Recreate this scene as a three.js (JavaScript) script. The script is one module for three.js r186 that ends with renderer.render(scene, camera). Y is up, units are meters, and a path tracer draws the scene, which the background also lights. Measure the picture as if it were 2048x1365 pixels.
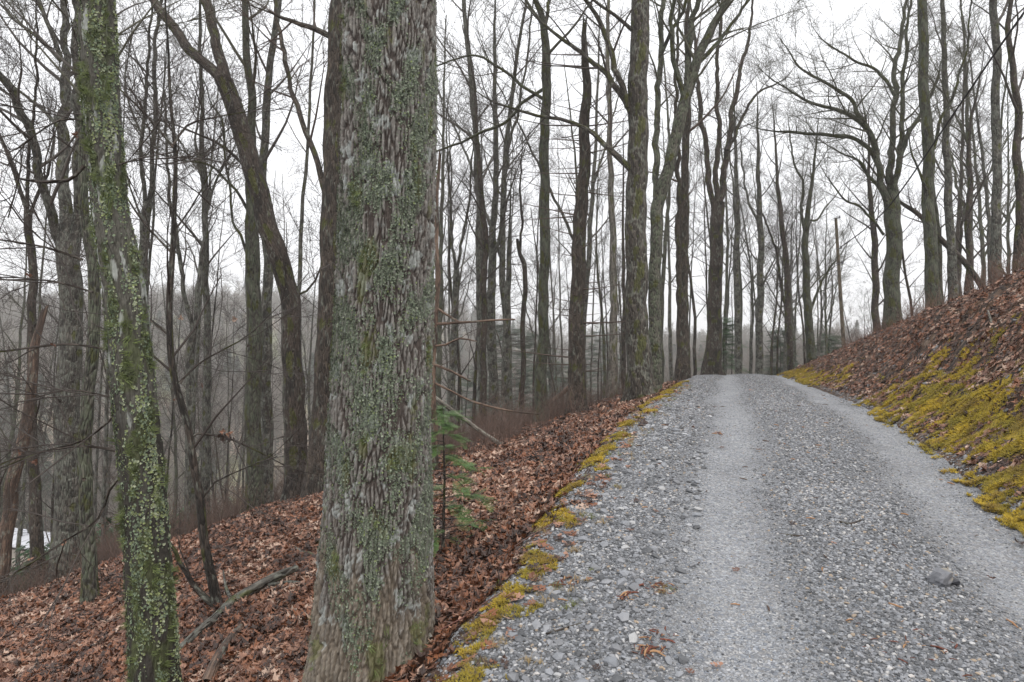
import * as THREE from 'three';
import { createNoise2D, createNoise3D } from 'simplex-noise';

// ------------------------------------------------------------------ camera, sky, sun, exposure
const scene = new THREE.Scene();
const EYE = 1.6, FOCAL = 1365, PITCH = Math.atan(27.5 / FOCAL);
const camera = new THREE.PerspectiveCamera(53.13, 2048 / 1365, 0.05, 2500);
camera.position.set(0, EYE, 0);
camera.rotation.set(PITCH, 0, 0);
{
  const W = 256, H = 128, d = new Float32Array(W * H * 4);
  for (let j = 0; j < H; j++) {
    const el = ((j + 0.5) / H - 0.5) * Math.PI, s = Math.max(0, Math.sin(el));
    for (let i = 0; i < W; i++) {
      const a = (i / W) * Math.PI * 2;
      const cl = 1 + 0.02 * Math.sin(a * 3 + el * 5) + 0.015 * Math.sin(a * 7 - el * 9 + 1);
      const L = (0.95 + 0.35 * s) * cl, k = (j * W + i) * 4;
      d[k] = L * 0.985; d[k + 1] = L * 0.995; d[k + 2] = L * 1.03; d[k + 3] = 1;
    }
  }
  const sky = new THREE.DataTexture(d, W, H, THREE.RGBAFormat, THREE.FloatType);
  sky.mapping = THREE.EquirectangularReflectionMapping;
  sky.magFilter = sky.minFilter = THREE.LinearFilter; sky.needsUpdate = true;
  scene.background = sky; scene.environment = sky;
}
const sun = new THREE.DirectionalLight(0xfff6ea, 1.4);
sun.position.set(9, 30, 12); sun.target.position.set(0, 0, -12);
sun.castShadow = true; sun.shadow.radius = 70;
sun.shadow.mapSize.set(2048, 2048);
Object.assign(sun.shadow.camera, { left: -45, right: 45, top: 45, bottom: -45, near: 1, far: 120 });
scene.add(sun, sun.target);
scene.fog = new THREE.FogExp2(0xf2f1ee, 0.0011);
const renderer = new THREE.WebGLRenderer();
renderer.toneMapping = THREE.LinearToneMapping;
renderer.toneMappingExposure = 1.3;
renderer.shadowMap.enabled = true;

// ------------------------------------------------------------------ small tools
function rngOf(seed) { let a = seed >>> 0; return () => { a = (a + 0x6d2b79f5) | 0; let t = Math.imul(a ^ (a >>> 15), 1 | a); t = (t + Math.imul(t ^ (t >>> 7), 61 | t)) ^ t; return ((t ^ (t >>> 14)) >>> 0) / 4294967296; }; }
const R0 = rngOf(7);
const n2 = createNoise2D(rngOf(11)), n3 = createNoise3D(rngOf(12));
const sst = (a, b, x) => { const t = Math.min(1, Math.max(0, (x - a) / (b - a))); return t * t * (3 - 2 * t); };
const lerp = (a, b, t) => a + (b - a) * t;
const clamp = (x, a = 0, b = 1) => Math.min(b, Math.max(a, x));
const V = (x, y, z) => new THREE.Vector3(x, y, z);
const TAU = Math.PI * 2;
const fbm2 = (x, y, o = 3) => { let s = 0, a = 1, t = 0; for (let i = 0; i < o; i++) { s += a * n2(x + i * 17.3, y - i * 9.1); t += a; x *= 2.03; y *= 2.03; a *= 0.5; } return s / t; };
const taken = new Map();
function numbered(name) { const k = taken.get(name) || 0; taken.set(name, k + 1); return k ? `${name}_${String(k).padStart(3, '0')}` : name; }
const C3 = (r, g, b) => [r, g, b];
const cp = Math.cos(PITCH), sp = Math.sin(PITCH);
function at(px, py, D) {                                   // a point D metres ahead
  const a = (px - 1024) / FOCAL, b = -(py - 682.5) / FOCAL;
  const y = b * cp + sp, z = -cp + b * sp, k = D / -z;
  return V(a * k, EYE + y * k, -D);
}

// ------------------------------------------------------------------ the lie of the land
function spline(pts) {                                     // monotone cubic through (x, y)
  const n = pts.length, d = [], m = [];
  for (let i = 0; i < n - 1; i++) d.push((pts[i + 1][1] - pts[i][1]) / (pts[i + 1][0] - pts[i][0]));
  m.push(d[0]); for (let i = 1; i < n - 1; i++) m.push(d[i - 1] * d[i] <= 0 ? 0 : 2 / (1 / d[i - 1] + 1 / d[i])); m.push(d[n - 2]);
  return (x) => {
    if (x <= pts[0][0]) return pts[0][1] + m[0] * (x - pts[0][0]);
    if (x >= pts[n - 1][0]) return pts[n - 1][1];
    let i = 0; while (x > pts[i + 1][0]) i++;
    const h = pts[i + 1][0] - pts[i][0], t = (x - pts[i][0]) / h, t2 = t * t, t3 = t2 * t;
    return (2 * t3 - 3 * t2 + 1) * pts[i][1] + (t3 - 2 * t2 + t) * h * m[i] + (-2 * t3 + 3 * t2) * pts[i + 1][1] + (t3 - t2) * h * m[i + 1];
  };
}
const roadY = spline([[-30, -3.6], [-5, -0.72], [0, -0.12], [3, 0.24], [5.1, 0.5], [7.7, 0.76], [10, 0.86], [14.5, 0.89], [20, 0.9], [25, 0.87], [30, 0.74], [40, 0.0], [60, -4], [100, -13], [200, -24], [400, -26]]);
const bankH = spline([[-30, 2.4], [0, 2.4], [5, 2.3], [10, 2.0], [17, 1.55], [25, 1.0], [34, 0.55], [50, 0.3], [100, 0.2]]);
const drop = spline([[0, 0], [0.4, 0.12], [7.5, 2.25], [14, 4.9], [24, 9.6], [40, 16], [60, 20], [90, 22], [200, 22]]);
const EDGE_L = -1.2, EDGE_R = 2.05, LEAN = 0.316;
const hillRow = spline([[-400, 655], [0, 662], [300, 650], [480, 640], [650, 658], [900, 664], [1010, 690], [1120, 712], [1400, 720], [1700, 720], [2100, 680], [2500, 640]]);
const trackDip = (c, D) => { const w = 0.1 * n2(D * 0.2, 3); return Math.exp(-((Math.abs(c - 0.02 - w) / 0.36) ** 2.6)) + Math.exp(-((Math.abs(c - 1.66 - 0.006 * D - w) / 0.36) ** 2.6)); };
function ground(x, D) {
  const c = x - LEAN * D, ry = roadY(D);
  let h;
  if (c < EDGE_L) {
    const u = (EDGE_L - c) * 0.953;
    const steep = 0.3 * (1 - sst(4.5, 10, D)) * sst(0, 0.35, u) * Math.min(u, 1.2);
    h = ry - 0.05 - drop(u) - steep + fbm2(x * 0.45, D * 0.45) * 0.13 * sst(0.2, 2, u) + fbm2(x * 0.09, D * 0.09 + 40) * 0.5 * sst(4, 14, u);
  } else if (c > EDGE_R) {
    const v = (c - EDGE_R) * 0.953, B = bankH(D), w = 2.35;
    const t = clamp(v / w), prof = t < 1 ? lerp(t, t * t * (3 - 2 * t), 0.55) : 1;
    h = ry - 0.04 + B * prof + Math.max(0, v - w) * 0.06 - sst(12, 60, v) * 3 + fbm2(x * 0.9, D * 0.9 + 9) * 0.15 * sst(0.1, 0.7, v) + fbm2(x * 3.1, D * 3.1) * 0.05 * sst(0.1, 0.5, v);
  } else {
    h = ry - 0.05 * (((c - 0.42) / 1.62) ** 2) - 0.03 * trackDip(c, D) + n2(x * 0.8, D * 0.8) * 0.012;
  }
  const Rr = Math.hypot(x, D);
  if (Rr > 60) {
    const px = D > 1 ? 1024 + (x / D) * FOCAL : x < 0 ? -400 : 2500;
    const top = EYE + ((710 - hillRow(clamp(px, -400, 2500))) / FOCAL) * 420;
    const far = lerp(-22 + (x > 0 ? 8 : 0) * sst(0, 60, x), top + 1.5, sst(170, 430, Rr)) + fbm2(x * 0.012, D * 0.012) * 5 * sst(120, 300, Rr) - sst(450, 800, Rr) * 20;
    h = lerp(h, far, sst(70, 170, Rr));
  }
  return h;
}
const gAt = (x, D) => V(x, ground(x, D), -D);
function gNormal(x, D, e = 0.06) { return V(ground(x - e, D) - ground(x + e, D), 2 * e, ground(x, D + e) - ground(x, D - e)).normalize(); }
function groundUnder(px, D) { return gAt(((px - 1024) / FOCAL) * D, D); }

// ------------------------------------------------------------------ textures: what surfaces are made of
const hsh = (x, y, s) => { let h = Math.imul(x, 374761393) + Math.imul(y, 668265263) + Math.imul(s, 1274126177); h = Math.imul(h ^ (h >>> 13), 1274126177); return ((h ^ (h >>> 16)) >>> 0) / 4294967296; };
const md = (a, n) => ((a % n) + n) % n;
function vn(x, y, px, py, s) { const i = Math.floor(x), j = Math.floor(y), f = x - i, g = y - j, u = f * f * (3 - 2 * f), v = g * g * (3 - 2 * g); const a = md(i, px), b = md(i + 1, px), c = md(j, py), d = md(j + 1, py); return lerp(lerp(hsh(a, c, s), hsh(b, c, s), u), lerp(hsh(a, d, s), hsh(b, d, s), u), v); }
function tf(x, y, px, py, s, o = 4) { let r = 0, a = 0.5, t = 0; for (let k = 0; k < o; k++) { r += a * vn(x, y, px, py, s + k * 7); t += a; x *= 2; y *= 2; px *= 2; py *= 2; a *= 0.55; } return r / t; }
function cells(x, y, px, py, s) { const i = Math.floor(x), j = Math.floor(y); let f1 = 9, f2 = 9, id = 0; for (let b = -1; b < 2; b++) for (let a = -1; a < 2; a++) { const ci = md(i + a, px), cj = md(j + b, py), dx = i + a + hsh(ci, cj, s) - x, dy = j + b + hsh(ci, cj, s + 1) - y, d = dx * dx + dy * dy; if (d < f1) { f2 = f1; f1 = d; id = hsh(ci, cj, s + 2); } else if (d < f2) f2 = d; } return [Math.sqrt(f1), Math.sqrt(f2), id]; }
const toS = (v) => { v = clamp(v); return 255 * (v <= 0.0031308 ? v * 12.92 : 1.055 * v ** (1 / 2.4) - 0.055); };
function tex(n, m, f) {                                    // f(u, v) -> [r, g, b, height]
  const a = new Uint8Array(n * m * 4), b = new Uint8Array(n * m * 4);
  for (let j = 0; j < m; j++) for (let i = 0; i < n; i++) { const [r, g, bl, h] = f(i / n, j / m), k = (j * n + i) * 4; a[k] = toS(r); a[k + 1] = toS(g); a[k + 2] = toS(bl); a[k + 3] = 255; b[k] = b[k + 1] = b[k + 2] = clamp(h) * 255; b[k + 3] = 255; }
  return [a, b].map((d, k) => { const t = new THREE.DataTexture(d, n, m); t.wrapS = t.wrapT = THREE.RepeatWrapping; t.magFilter = THREE.LinearFilter; t.minFilter = THREE.LinearMipmapLinearFilter; t.generateMipmaps = true; if (!k) t.colorSpace = THREE.SRGBColorSpace; t.needsUpdate = true; return t; });
}
function withRepeat(t, x, y) { const c = t.clone(); c.repeat.set(x, y); c.needsUpdate = true; return c; }
// bark: one tile is 0.8 m round by 1.6 m up
function barkTexture(seed, base, alt, lichen, moss, amount, mossAmount, plates = [18, 10]) {
  return tex(384, 768, (u, v) => {
    const wx = u + 0.03 * (tf(u * 6, v * 12, 6, 12, seed) - 0.5), wy = v + 0.02 * (tf(u * 7, v * 7, 7, 7, seed + 3) - 0.5);
    const [f1, f2, id] = cells(wx * plates[0], wy * plates[1], plates[0], plates[1], seed);
    const ridge = clamp((f2 - f1) * 2.1), fine = tf(u * 60, v * 30, 60, 30, seed + 5, 3), big = tf(u * 3, v * 5, 3, 5, seed + 9);
    let col = base.map((b, k) => lerp(b * 0.5, alt[k] * 1.15, clamp(0.02 + 0.62 * id + (fine - 0.5) * 1.4 + (big - 0.5) * 1.1)));
    const l = sst(0.6 - amount * 0.2, 0.7 - amount * 0.2, 0.55 * tf(u * 22, v * 26, 22, 26, seed + 21, 4) + 0.45 * tf(u * 5, v * 9, 5, 9, seed + 22, 3)) * (0.4 + 0.6 * fine);
    col = col.map((b, k) => lerp(b, lichen[k] * (0.7 + 0.6 * fine), l * 0.7));
    const ms = sst(0.66 - mossAmount * 0.3, 0.76 - mossAmount * 0.3, tf(u * 4, v * 5, 4, 5, seed + 33, 4));
    col = col.map((b, k) => lerp(b, moss[k] * (0.6 + 0.8 * fine), ms * 0.8));
    return [...col, ridge * 0.75 + fine * 0.25];
  });
}
const LICH = [0.2, 0.215, 0.18], GLICH = [0.125, 0.15, 0.095], MOSS = [0.065, 0.07, 0.012];
function barkMaterial(args, bump = 0.03, rough = 0.85) {
  const [m, b] = barkTexture(...args);
  return new THREE.MeshStandardMaterial({ map: withRepeat(m, 1 / 0.8, 1 / 1.6), bumpMap: withRepeat(b, 1 / 0.8, 1 / 1.6), bumpScale: bump, roughness: rough });
}
const BARK = {
  dark: barkMaterial([1, [0.042, 0.033, 0.027], [0.085, 0.066, 0.053], LICH, MOSS, 0.25, 0.3]),
  grey: barkMaterial([2, [0.068, 0.062, 0.053], [0.13, 0.121, 0.104], LICH, MOSS, 0.6, 0.1]),
  green: barkMaterial([3, [0.058, 0.055, 0.044], [0.12, 0.114, 0.09], GLICH, MOSS, 0.8, 0.3]),
  brown: barkMaterial([4, [0.05, 0.039, 0.031], [0.1, 0.079, 0.062], LICH, MOSS, 0.15, 0.05]),
  furrow: barkMaterial([5, [0.062, 0.051, 0.042], [0.15, 0.13, 0.107], LICH, MOSS, 0.45, 0.25, [20, 7]], 0.035),
  pale: barkMaterial([6, [0.14, 0.125, 0.105], [0.22, 0.2, 0.17], LICH, MOSS, 0.4, 0.02], 0.006),
  wood: barkMaterial([8, [0.08, 0.052, 0.038], [0.16, 0.105, 0.075], LICH, MOSS, 0.05, 0.05, [22, 3]], 0.01, 0.75),
};
const twigMat = { dark: 0, grey: 0, green: 0, brown: 0 };
twigMat.dark = new THREE.MeshStandardMaterial({ color: new THREE.Color().setRGB(0.055, 0.044, 0.038), roughness: 0.7 });
twigMat.grey = new THREE.MeshStandardMaterial({ color: new THREE.Color().setRGB(0.095, 0.085, 0.076), roughness: 0.75 });
twigMat.brown = new THREE.MeshStandardMaterial({ color: new THREE.Color().setRGB(0.085, 0.06, 0.048), roughness: 0.7 });
twigMat.green = new THREE.MeshStandardMaterial({ color: new THREE.Color().setRGB(0.078, 0.076, 0.052), roughness: 0.8 });
const TW = { dark: 'dark', grey: 'grey', green: 'green', brown: 'brown', furrow: 'dark', pale: 'grey', wood: 'brown' };

// ------------------------------------------------------------------ geometry builder
class Geo {
  constructor(colored = false) { this.p = []; this.n = []; this.u = []; this.i = []; this.c = colored ? [] : null; }
  tube(pts, sides, { flare = 0, lump = 0, seed = 0, cap = true, jag = 0 } = {}) {
    const N = pts.length, base = this.p.length / 3, t = V(), a = V(), b = V(), prev = V(), w = V();
    let len = 0; const r0 = pts[0].r, turns = Math.max(1, Math.round((TAU * r0) / 0.8)) * 0.8;
    const uSpan = r0 > 0.09 ? turns : TAU * r0;
    for (let k = 0; k < N; k++) {
      const q = pts[k], q1 = pts[Math.min(N - 1, k + 1)], q0 = pts[Math.max(0, k - 1)];
      t.set(q1.x - q0.x, q1.y - q0.y, q1.z - q0.z).normalize();
      if (k === 0) { a.set(Math.abs(t.x) < 0.8 ? 1 : 0, 0, Math.abs(t.x) < 0.8 ? 0 : 1); } else { len += Math.hypot(q.x - pts[k - 1].x, q.y - pts[k - 1].y, q.z - pts[k - 1].z); a.copy(prev); }
      a.addScaledVector(t, -a.dot(t)).normalize(); prev.copy(a); b.crossVectors(t, a);
      for (let s = 0; s <= sides; s++) {
        const g = (s / sides) * TAU, cs = Math.cos(g), sn = Math.sin(g);
        let r = q.r;
        if (flare) r *= 1 + flare * Math.exp(-len / (q.r * 1.1 + 0.06)) * (1 + 0.45 * Math.cos(3 * g + seed) + 0.3 * Math.cos(5 * g + seed * 2));
        if (lump) r *= 1 + lump * n3(cs * 1.3 + seed, sn * 1.3, len * 1.4 + seed) + lump * 0.5 * n3(cs * 3 + seed, sn * 3, len * 5);
        w.set(a.x * cs + b.x * sn, a.y * cs + b.y * sn, a.z * cs + b.z * sn);
        const jg = jag && k === N - 1 ? jag * (0.3 + hsh(s % sides, 3, Math.floor(seed * 10))) : 0;
        this.p.push(q.x + w.x * r + t.x * jg, q.y + w.y * r + t.y * jg, q.z + w.z * r + t.z * jg);
        this.n.push(w.x, w.y, w.z); this.u.push((s / sides) * uSpan, len);
      }
    }
    for (let k = 0; k < N - 1; k++) for (let s = 0; s < sides; s++) { const o = base + k * (sides + 1) + s, e = o + sides + 1; this.i.push(o, o + 1, e, o + 1, e + 1, e); }
    if (cap && pts[N - 1].r > 0.006) {
      const q = pts[N - 1], o = base + (N - 1) * (sides + 1), m = this.p.length / 3;
      this.p.push(q.x - t.x * jag * 0.5, q.y - t.y * jag * 0.5, q.z - t.z * jag * 0.5); this.n.push(t.x, t.y, t.z); this.u.push(0, len);
      for (let s = 0; s < sides; s++) this.i.push(o + s, o + s + 1, m);
    }
    return this;
  }
  tri(a, b, c) { const m = this.p.length / 3; const nx = (b[1] - a[1]) * (c[2] - a[2]) - (b[2] - a[2]) * (c[1] - a[1]), ny = (b[2] - a[2]) * (c[0] - a[0]) - (b[0] - a[0]) * (c[2] - a[2]), nz = (b[0] - a[0]) * (c[1] - a[1]) - (b[1] - a[1]) * (c[0] - a[0]), l = Math.hypot(nx, ny, nz) || 1; for (const q of [a, b, c]) { this.p.push(...q); this.n.push(nx / l, ny / l, nz / l); this.u.push(q[0], q[2]); } this.i.push(m, m + 1, m + 2); return this; }
  build() {
    const g = new THREE.BufferGeometry();
    g.setAttribute('position', new THREE.Float32BufferAttribute(this.p, 3)); g.setAttribute('normal', new THREE.Float32BufferAttribute(this.n, 3)); g.setAttribute('uv', new THREE.Float32BufferAttribute(this.u, 2));
    if (this.c) g.setAttribute('color', new THREE.Float32BufferAttribute(this.c, 3));
    g.setIndex(this.i); return g;
  }
  get empty() { return !this.i.length; }
}
function smooth(pts, step) {                               // Catmull-Rom through {x, y, z, r}
  const out = [], N = pts.length;
  for (let k = 0; k < N - 1; k++) {
    const a = pts[Math.max(0, k - 1)], b = pts[k], c = pts[k + 1], d = pts[Math.min(N - 1, k + 2)];
    const n = Math.max(1, Math.ceil(Math.hypot(c.x - b.x, c.y - b.y, c.z - b.z) / step));
    for (let s = 0; s < n; s++) {
      const t = s / n, f = (e) => 0.5 * (2 * b[e] + (c[e] - a[e]) * t + (2 * a[e] - 5 * b[e] + 4 * c[e] - d[e]) * t * t + (3 * b[e] - a[e] - 3 * c[e] + d[e]) * t ** 3);
      out.push({ x: f('x'), y: f('y'), z: f('z'), r: lerp(b.r, c.r, t) });
    }
  }
  out.push({ ...pts[N - 1] }); return out;
}
function cast(o) { o.traverse((m) => { if (m.isMesh) { m.castShadow = m.receiveShadow = true; } }); return o; }
function mesh(name, geo, mat, parent) { const m = new THREE.Mesh(geo.build ? geo.build() : geo, mat); m.name = name; m.castShadow = m.receiveShadow = true; (parent || scene).add(m); return m; }
function thing(name, label, category, p, group) { const o = new THREE.Group(); o.name = numbered(name); o.userData = { label, category }; if (group) o.userData.group = group; if (p) o.position.copy(p); scene.add(o); return o; }
function structure(name, geo, mat) { const m = mesh(numbered(name), geo, mat); m.userData.kind = 'structure'; return m; }
const _m = new THREE.Matrix4(), _q = new THREE.Quaternion(), _q2 = new THREE.Quaternion(), UPV = V(0, 1, 0);
function instances(name, geo, mat, list, parent) {         // list of {m, c}
  if (!list.length) return null;
  const o = new THREE.InstancedMesh(geo, mat, list.length); o.name = name; o.userData.kind = 'stuff';
  list.forEach((e, k) => { o.setMatrixAt(k, e.m); if (e.c) o.setColorAt(k, e.c); });
  o.castShadow = o.receiveShadow = true; (parent || scene).add(o); return o;
}
function place(p, up, spin, s, tilt = 0, tiltAt = 0) {
  _q.setFromUnitVectors(UPV, up); _q2.setFromAxisAngle(UPV, spin); _q.multiply(_q2);
  if (tilt) { _q2.setFromAxisAngle(V(Math.cos(tiltAt), 0, Math.sin(tiltAt)), tilt); _q.multiply(_q2); }
  return new THREE.Matrix4().compose(p, _q, typeof s === 'number' ? V(s, s, s) : s);
}
const rgb = (r, g, b) => new THREE.Color().setRGB(r, g, b);

// ------------------------------------------------------------------ the ground sheets
function rows(list) { const out = []; for (const [a, b, s] of list) for (let x = a; x < b - 1e-6; x += s) out.push(x); return out; }
const Drows = rows([[-40, -4, 4], [-4, 2, 0.4], [2, 14, 0.06], [14, 30, 0.2]]);
for (let x = 30; x < 700; x = x * 1.06 + 0.3) Drows.push(x);
const colsL = []; for (let c = EDGE_L; c > -700;) { colsL.push(c); c -= c > -5.5 ? 0.065 : c > -13 ? 0.17 : Math.max(0.4, (-c - 8) * 0.09); }
const colsM = rows([[EDGE_L, EDGE_R, 0.05]]); colsM.push(EDGE_R);
const colsR = []; for (let c = EDGE_R; c < 700;) { colsR.push(c); c += c < 5.6 ? 0.05 : Math.max(0.3, (c - 4) * 0.1); }
function sheet(cols, colour, rowsUsed = Drows) {
  const W = cols.length, H = rowsUsed.length, p = new Float32Array(W * H * 3), uv = new Float32Array(W * H * 2), col = new Float32Array(W * H * 3), idx = [];
  for (let j = 0; j < H; j++) for (let i = 0; i < W; i++) {
    const D = rowsUsed[j], x = cols[i] + LEAN * D, k = j * W + i;
    p[k * 3] = x; p[k * 3 + 1] = ground(x, D); p[k * 3 + 2] = -D; uv[k * 2] = x; uv[k * 2 + 1] = D;
    const c = colour(x, D, cols[i]); col[k * 3] = c[0]; col[k * 3 + 1] = c[1]; col[k * 3 + 2] = c[2];
    if (i < W - 1 && j < H - 1) idx.push(k, k + 1, k + W, k + 1, k + W + 1, k + W);
  }
  if (cols[1] < cols[0]) for (let k = 0; k < idx.length; k += 3) { const t = idx[k]; idx[k] = idx[k + 1]; idx[k + 1] = t; }
  const g = new THREE.BufferGeometry();
  g.setAttribute('position', new THREE.BufferAttribute(p, 3)); g.setAttribute('uv', new THREE.BufferAttribute(uv, 2)); g.setAttribute('color', new THREE.BufferAttribute(col, 3)); g.setIndex(idx); g.computeVertexNormals();
  return g;
}
const gravelTex = tex(1024, 1024, (u, v) => {
  const [a1, a2, ia] = cells(u * 90, v * 90, 90, 90, 41), [b1, b2, ib] = cells(u * 200, v * 200, 200, 200, 43);
  const show = ia > 0.45, e = show ? clamp((a2 - a1) * 3) : clamp((b2 - b1) * 3), id = show ? (ia - 0.45) / 0.55 : ib;
  const t = 0.14 + 0.2 * id ** 1.3 + 0.06 * (tf(u * 5, v * 5, 5, 5, 47) - 0.5), w = tf(u * 300, v * 300, 300, 300, 49, 2) - 0.5, warm = (hsh(Math.floor(id * 997), 1, 3) - 0.5) * 0.05;
  return [t + w * 0.06 + warm, t + w * 0.06 + 0.003 + warm * 0.6, t + w * 0.06 + 0.008, show ? 0.4 + 0.5 * e * (0.5 + id) : 0.35 * e];
});
const litterTex = tex(1024, 1024, (u, v) => {
  const wx = u * 34 + 1.2 * tf(u * 20, v * 20, 20, 20, 61), wy = v * 34 + 1.2 * tf(u * 20, v * 20, 20, 20, 62);
  const [f1, f2, id] = cells(wx, wy, 34, 34, 63), f = tf(u * 120, v * 120, 120, 120, 64, 3), h = hsh(Math.floor(id * 9973), 5, 1);
  const pal = h < 0.35 ? [0.045, 0.024, 0.015] : h < 0.65 ? [0.1, 0.05, 0.028] : h < 0.9 ? [0.16, 0.09, 0.056] : [0.25, 0.17, 0.13];
  return [...pal.map((q) => q * (0.6 + 0.7 * f)), clamp(0.3 + 0.5 * id + 0.3 * (f2 - f1))];
});
const mossTex = tex(512, 512, (u, v) => {
  const f = tf(u * 70, v * 70, 70, 70, 71, 3), g = tf(u * 8, v * 8, 8, 8, 72, 4);
  const c = [lerp(0.12, 0.38, f), lerp(0.092, 0.27, f), lerp(0.014, 0.03, f)];
  return [c[0] * (0.6 + 0.8 * g), c[1] * (0.65 + 0.7 * g), c[2], f * 0.6 + g * 0.4];
});
const matOf = ([m, b], rep, bump, rough, extra = {}) => new THREE.MeshStandardMaterial({ map: withRepeat(m, rep, rep), bumpMap: withRepeat(b, rep, rep), bumpScale: bump, roughness: rough, vertexColors: true, ...extra });
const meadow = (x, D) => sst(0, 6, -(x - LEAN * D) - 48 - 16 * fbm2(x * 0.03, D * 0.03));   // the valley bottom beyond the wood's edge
const road = structure('gravel_road', sheet(colsM, (x, D, c) => {
  const t = trackDip(c, D), n = 1 + 0.12 * fbm2(x * 1.7, D * 1.1), k = (0.78 + 0.44 * clamp(t)) * n; return [k * 0.98, k, k * 1.035];
}, Drows.filter((D) => D < 46)), matOf(gravelTex, 1 / 1.6, 0.012, 0.75));
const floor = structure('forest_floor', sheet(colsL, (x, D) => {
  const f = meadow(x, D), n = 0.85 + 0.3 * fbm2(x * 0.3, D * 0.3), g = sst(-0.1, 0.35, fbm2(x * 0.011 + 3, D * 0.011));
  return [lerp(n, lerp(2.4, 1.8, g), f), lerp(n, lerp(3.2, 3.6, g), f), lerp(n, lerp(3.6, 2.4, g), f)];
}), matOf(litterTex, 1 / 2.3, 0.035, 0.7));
structure('forest_floor', sheet([EDGE_L, 0, 1, EDGE_R], () => [0.9, 0.9, 0.9], Drows.slice(Drows.findIndex((D) => D >= 46) - 1)), floor.material);
const mossMask = (x, D, c) => {                             // moss on the cut bank, most of it low down and near
  const v = c - EDGE_R; if (v < -0.2) return -1;
  const near = 1 - sst(8.5, 12.5, D), strip = sst(12, 16, D) * (1 - sst(28, 34, D));
  const band = near * (1.2 - Math.abs(v - 0.42) * 1.0) + strip * (0.95 - Math.abs(v - 0.3) * 1.3);
  return band - 0.8 + 0.7 * fbm2(x * 0.9 + 5, D * 0.9 - 4, 3) + 0.75 * fbm2(x * 3.3, D * 3.3, 3);
};
const bank = structure('earth_bank', sheet(colsR, (x, D, c) => {
  const dirt = sst(-0.2, 0.4, fbm2(x * 1.1 - 9, D * 1.1 + 3)); const n = lerp(1, 0.62, dirt) * (0.9 + 0.25 * fbm2(x * 4, D * 4));
  return [n, n * 1.02, n * 0.95];
}), matOf(litterTex, 1 / 1.7, 0.04, 0.75));

// ------------------------------------------------------------------ gravel stones
function stoneGeometry(seed) {
  const g = new THREE.IcosahedronGeometry(1, 0), p = g.attributes.position, r = rngOf(seed), sx = 0.9 + 0.5 * r(), sy = 0.5 + 0.3 * r(), sz = 0.7 + 0.3 * r(), key = new Map();
  for (let i = 0; i < p.count; i++) { const k = [p.getX(i), p.getY(i), p.getZ(i)].map((q) => q.toFixed(2)).join(); if (!key.has(k)) key.set(k, 0.72 + 0.5 * r()); const f = key.get(k); p.setXYZ(i, p.getX(i) * f * sx, p.getY(i) * f * sy, p.getZ(i) * f * sz); }
  g.computeVertexNormals(); return g;
}
const stoneMat = new THREE.MeshStandardMaterial({ color: 0xffffff, roughness: 0.62 });
const stoneShapes = [1, 2, 3, 4, 5].map((k) => stoneGeometry(k * 31));
const stoneColour = (r) => { const t = r(), w = (r() - 0.4) * 0.03; if (t < 0.36) { const k = 0.055 + 0.07 * r(); return rgb(k * 0.97, k * 1.02, k * 1.1); } if (t < 0.88) { const k = 0.15 + 0.13 * r(); return rgb(k * 0.98 + w * 0.3, k * 1.02, k * 1.1 - w * 0.3); } if (t < 0.965) { const k = 0.3 + 0.18 * r(); return rgb(k + w, k, k - w); } const k = 0.2 + 0.1 * r(); return rgb(k * 1.25, k, k * 0.75); };
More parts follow.
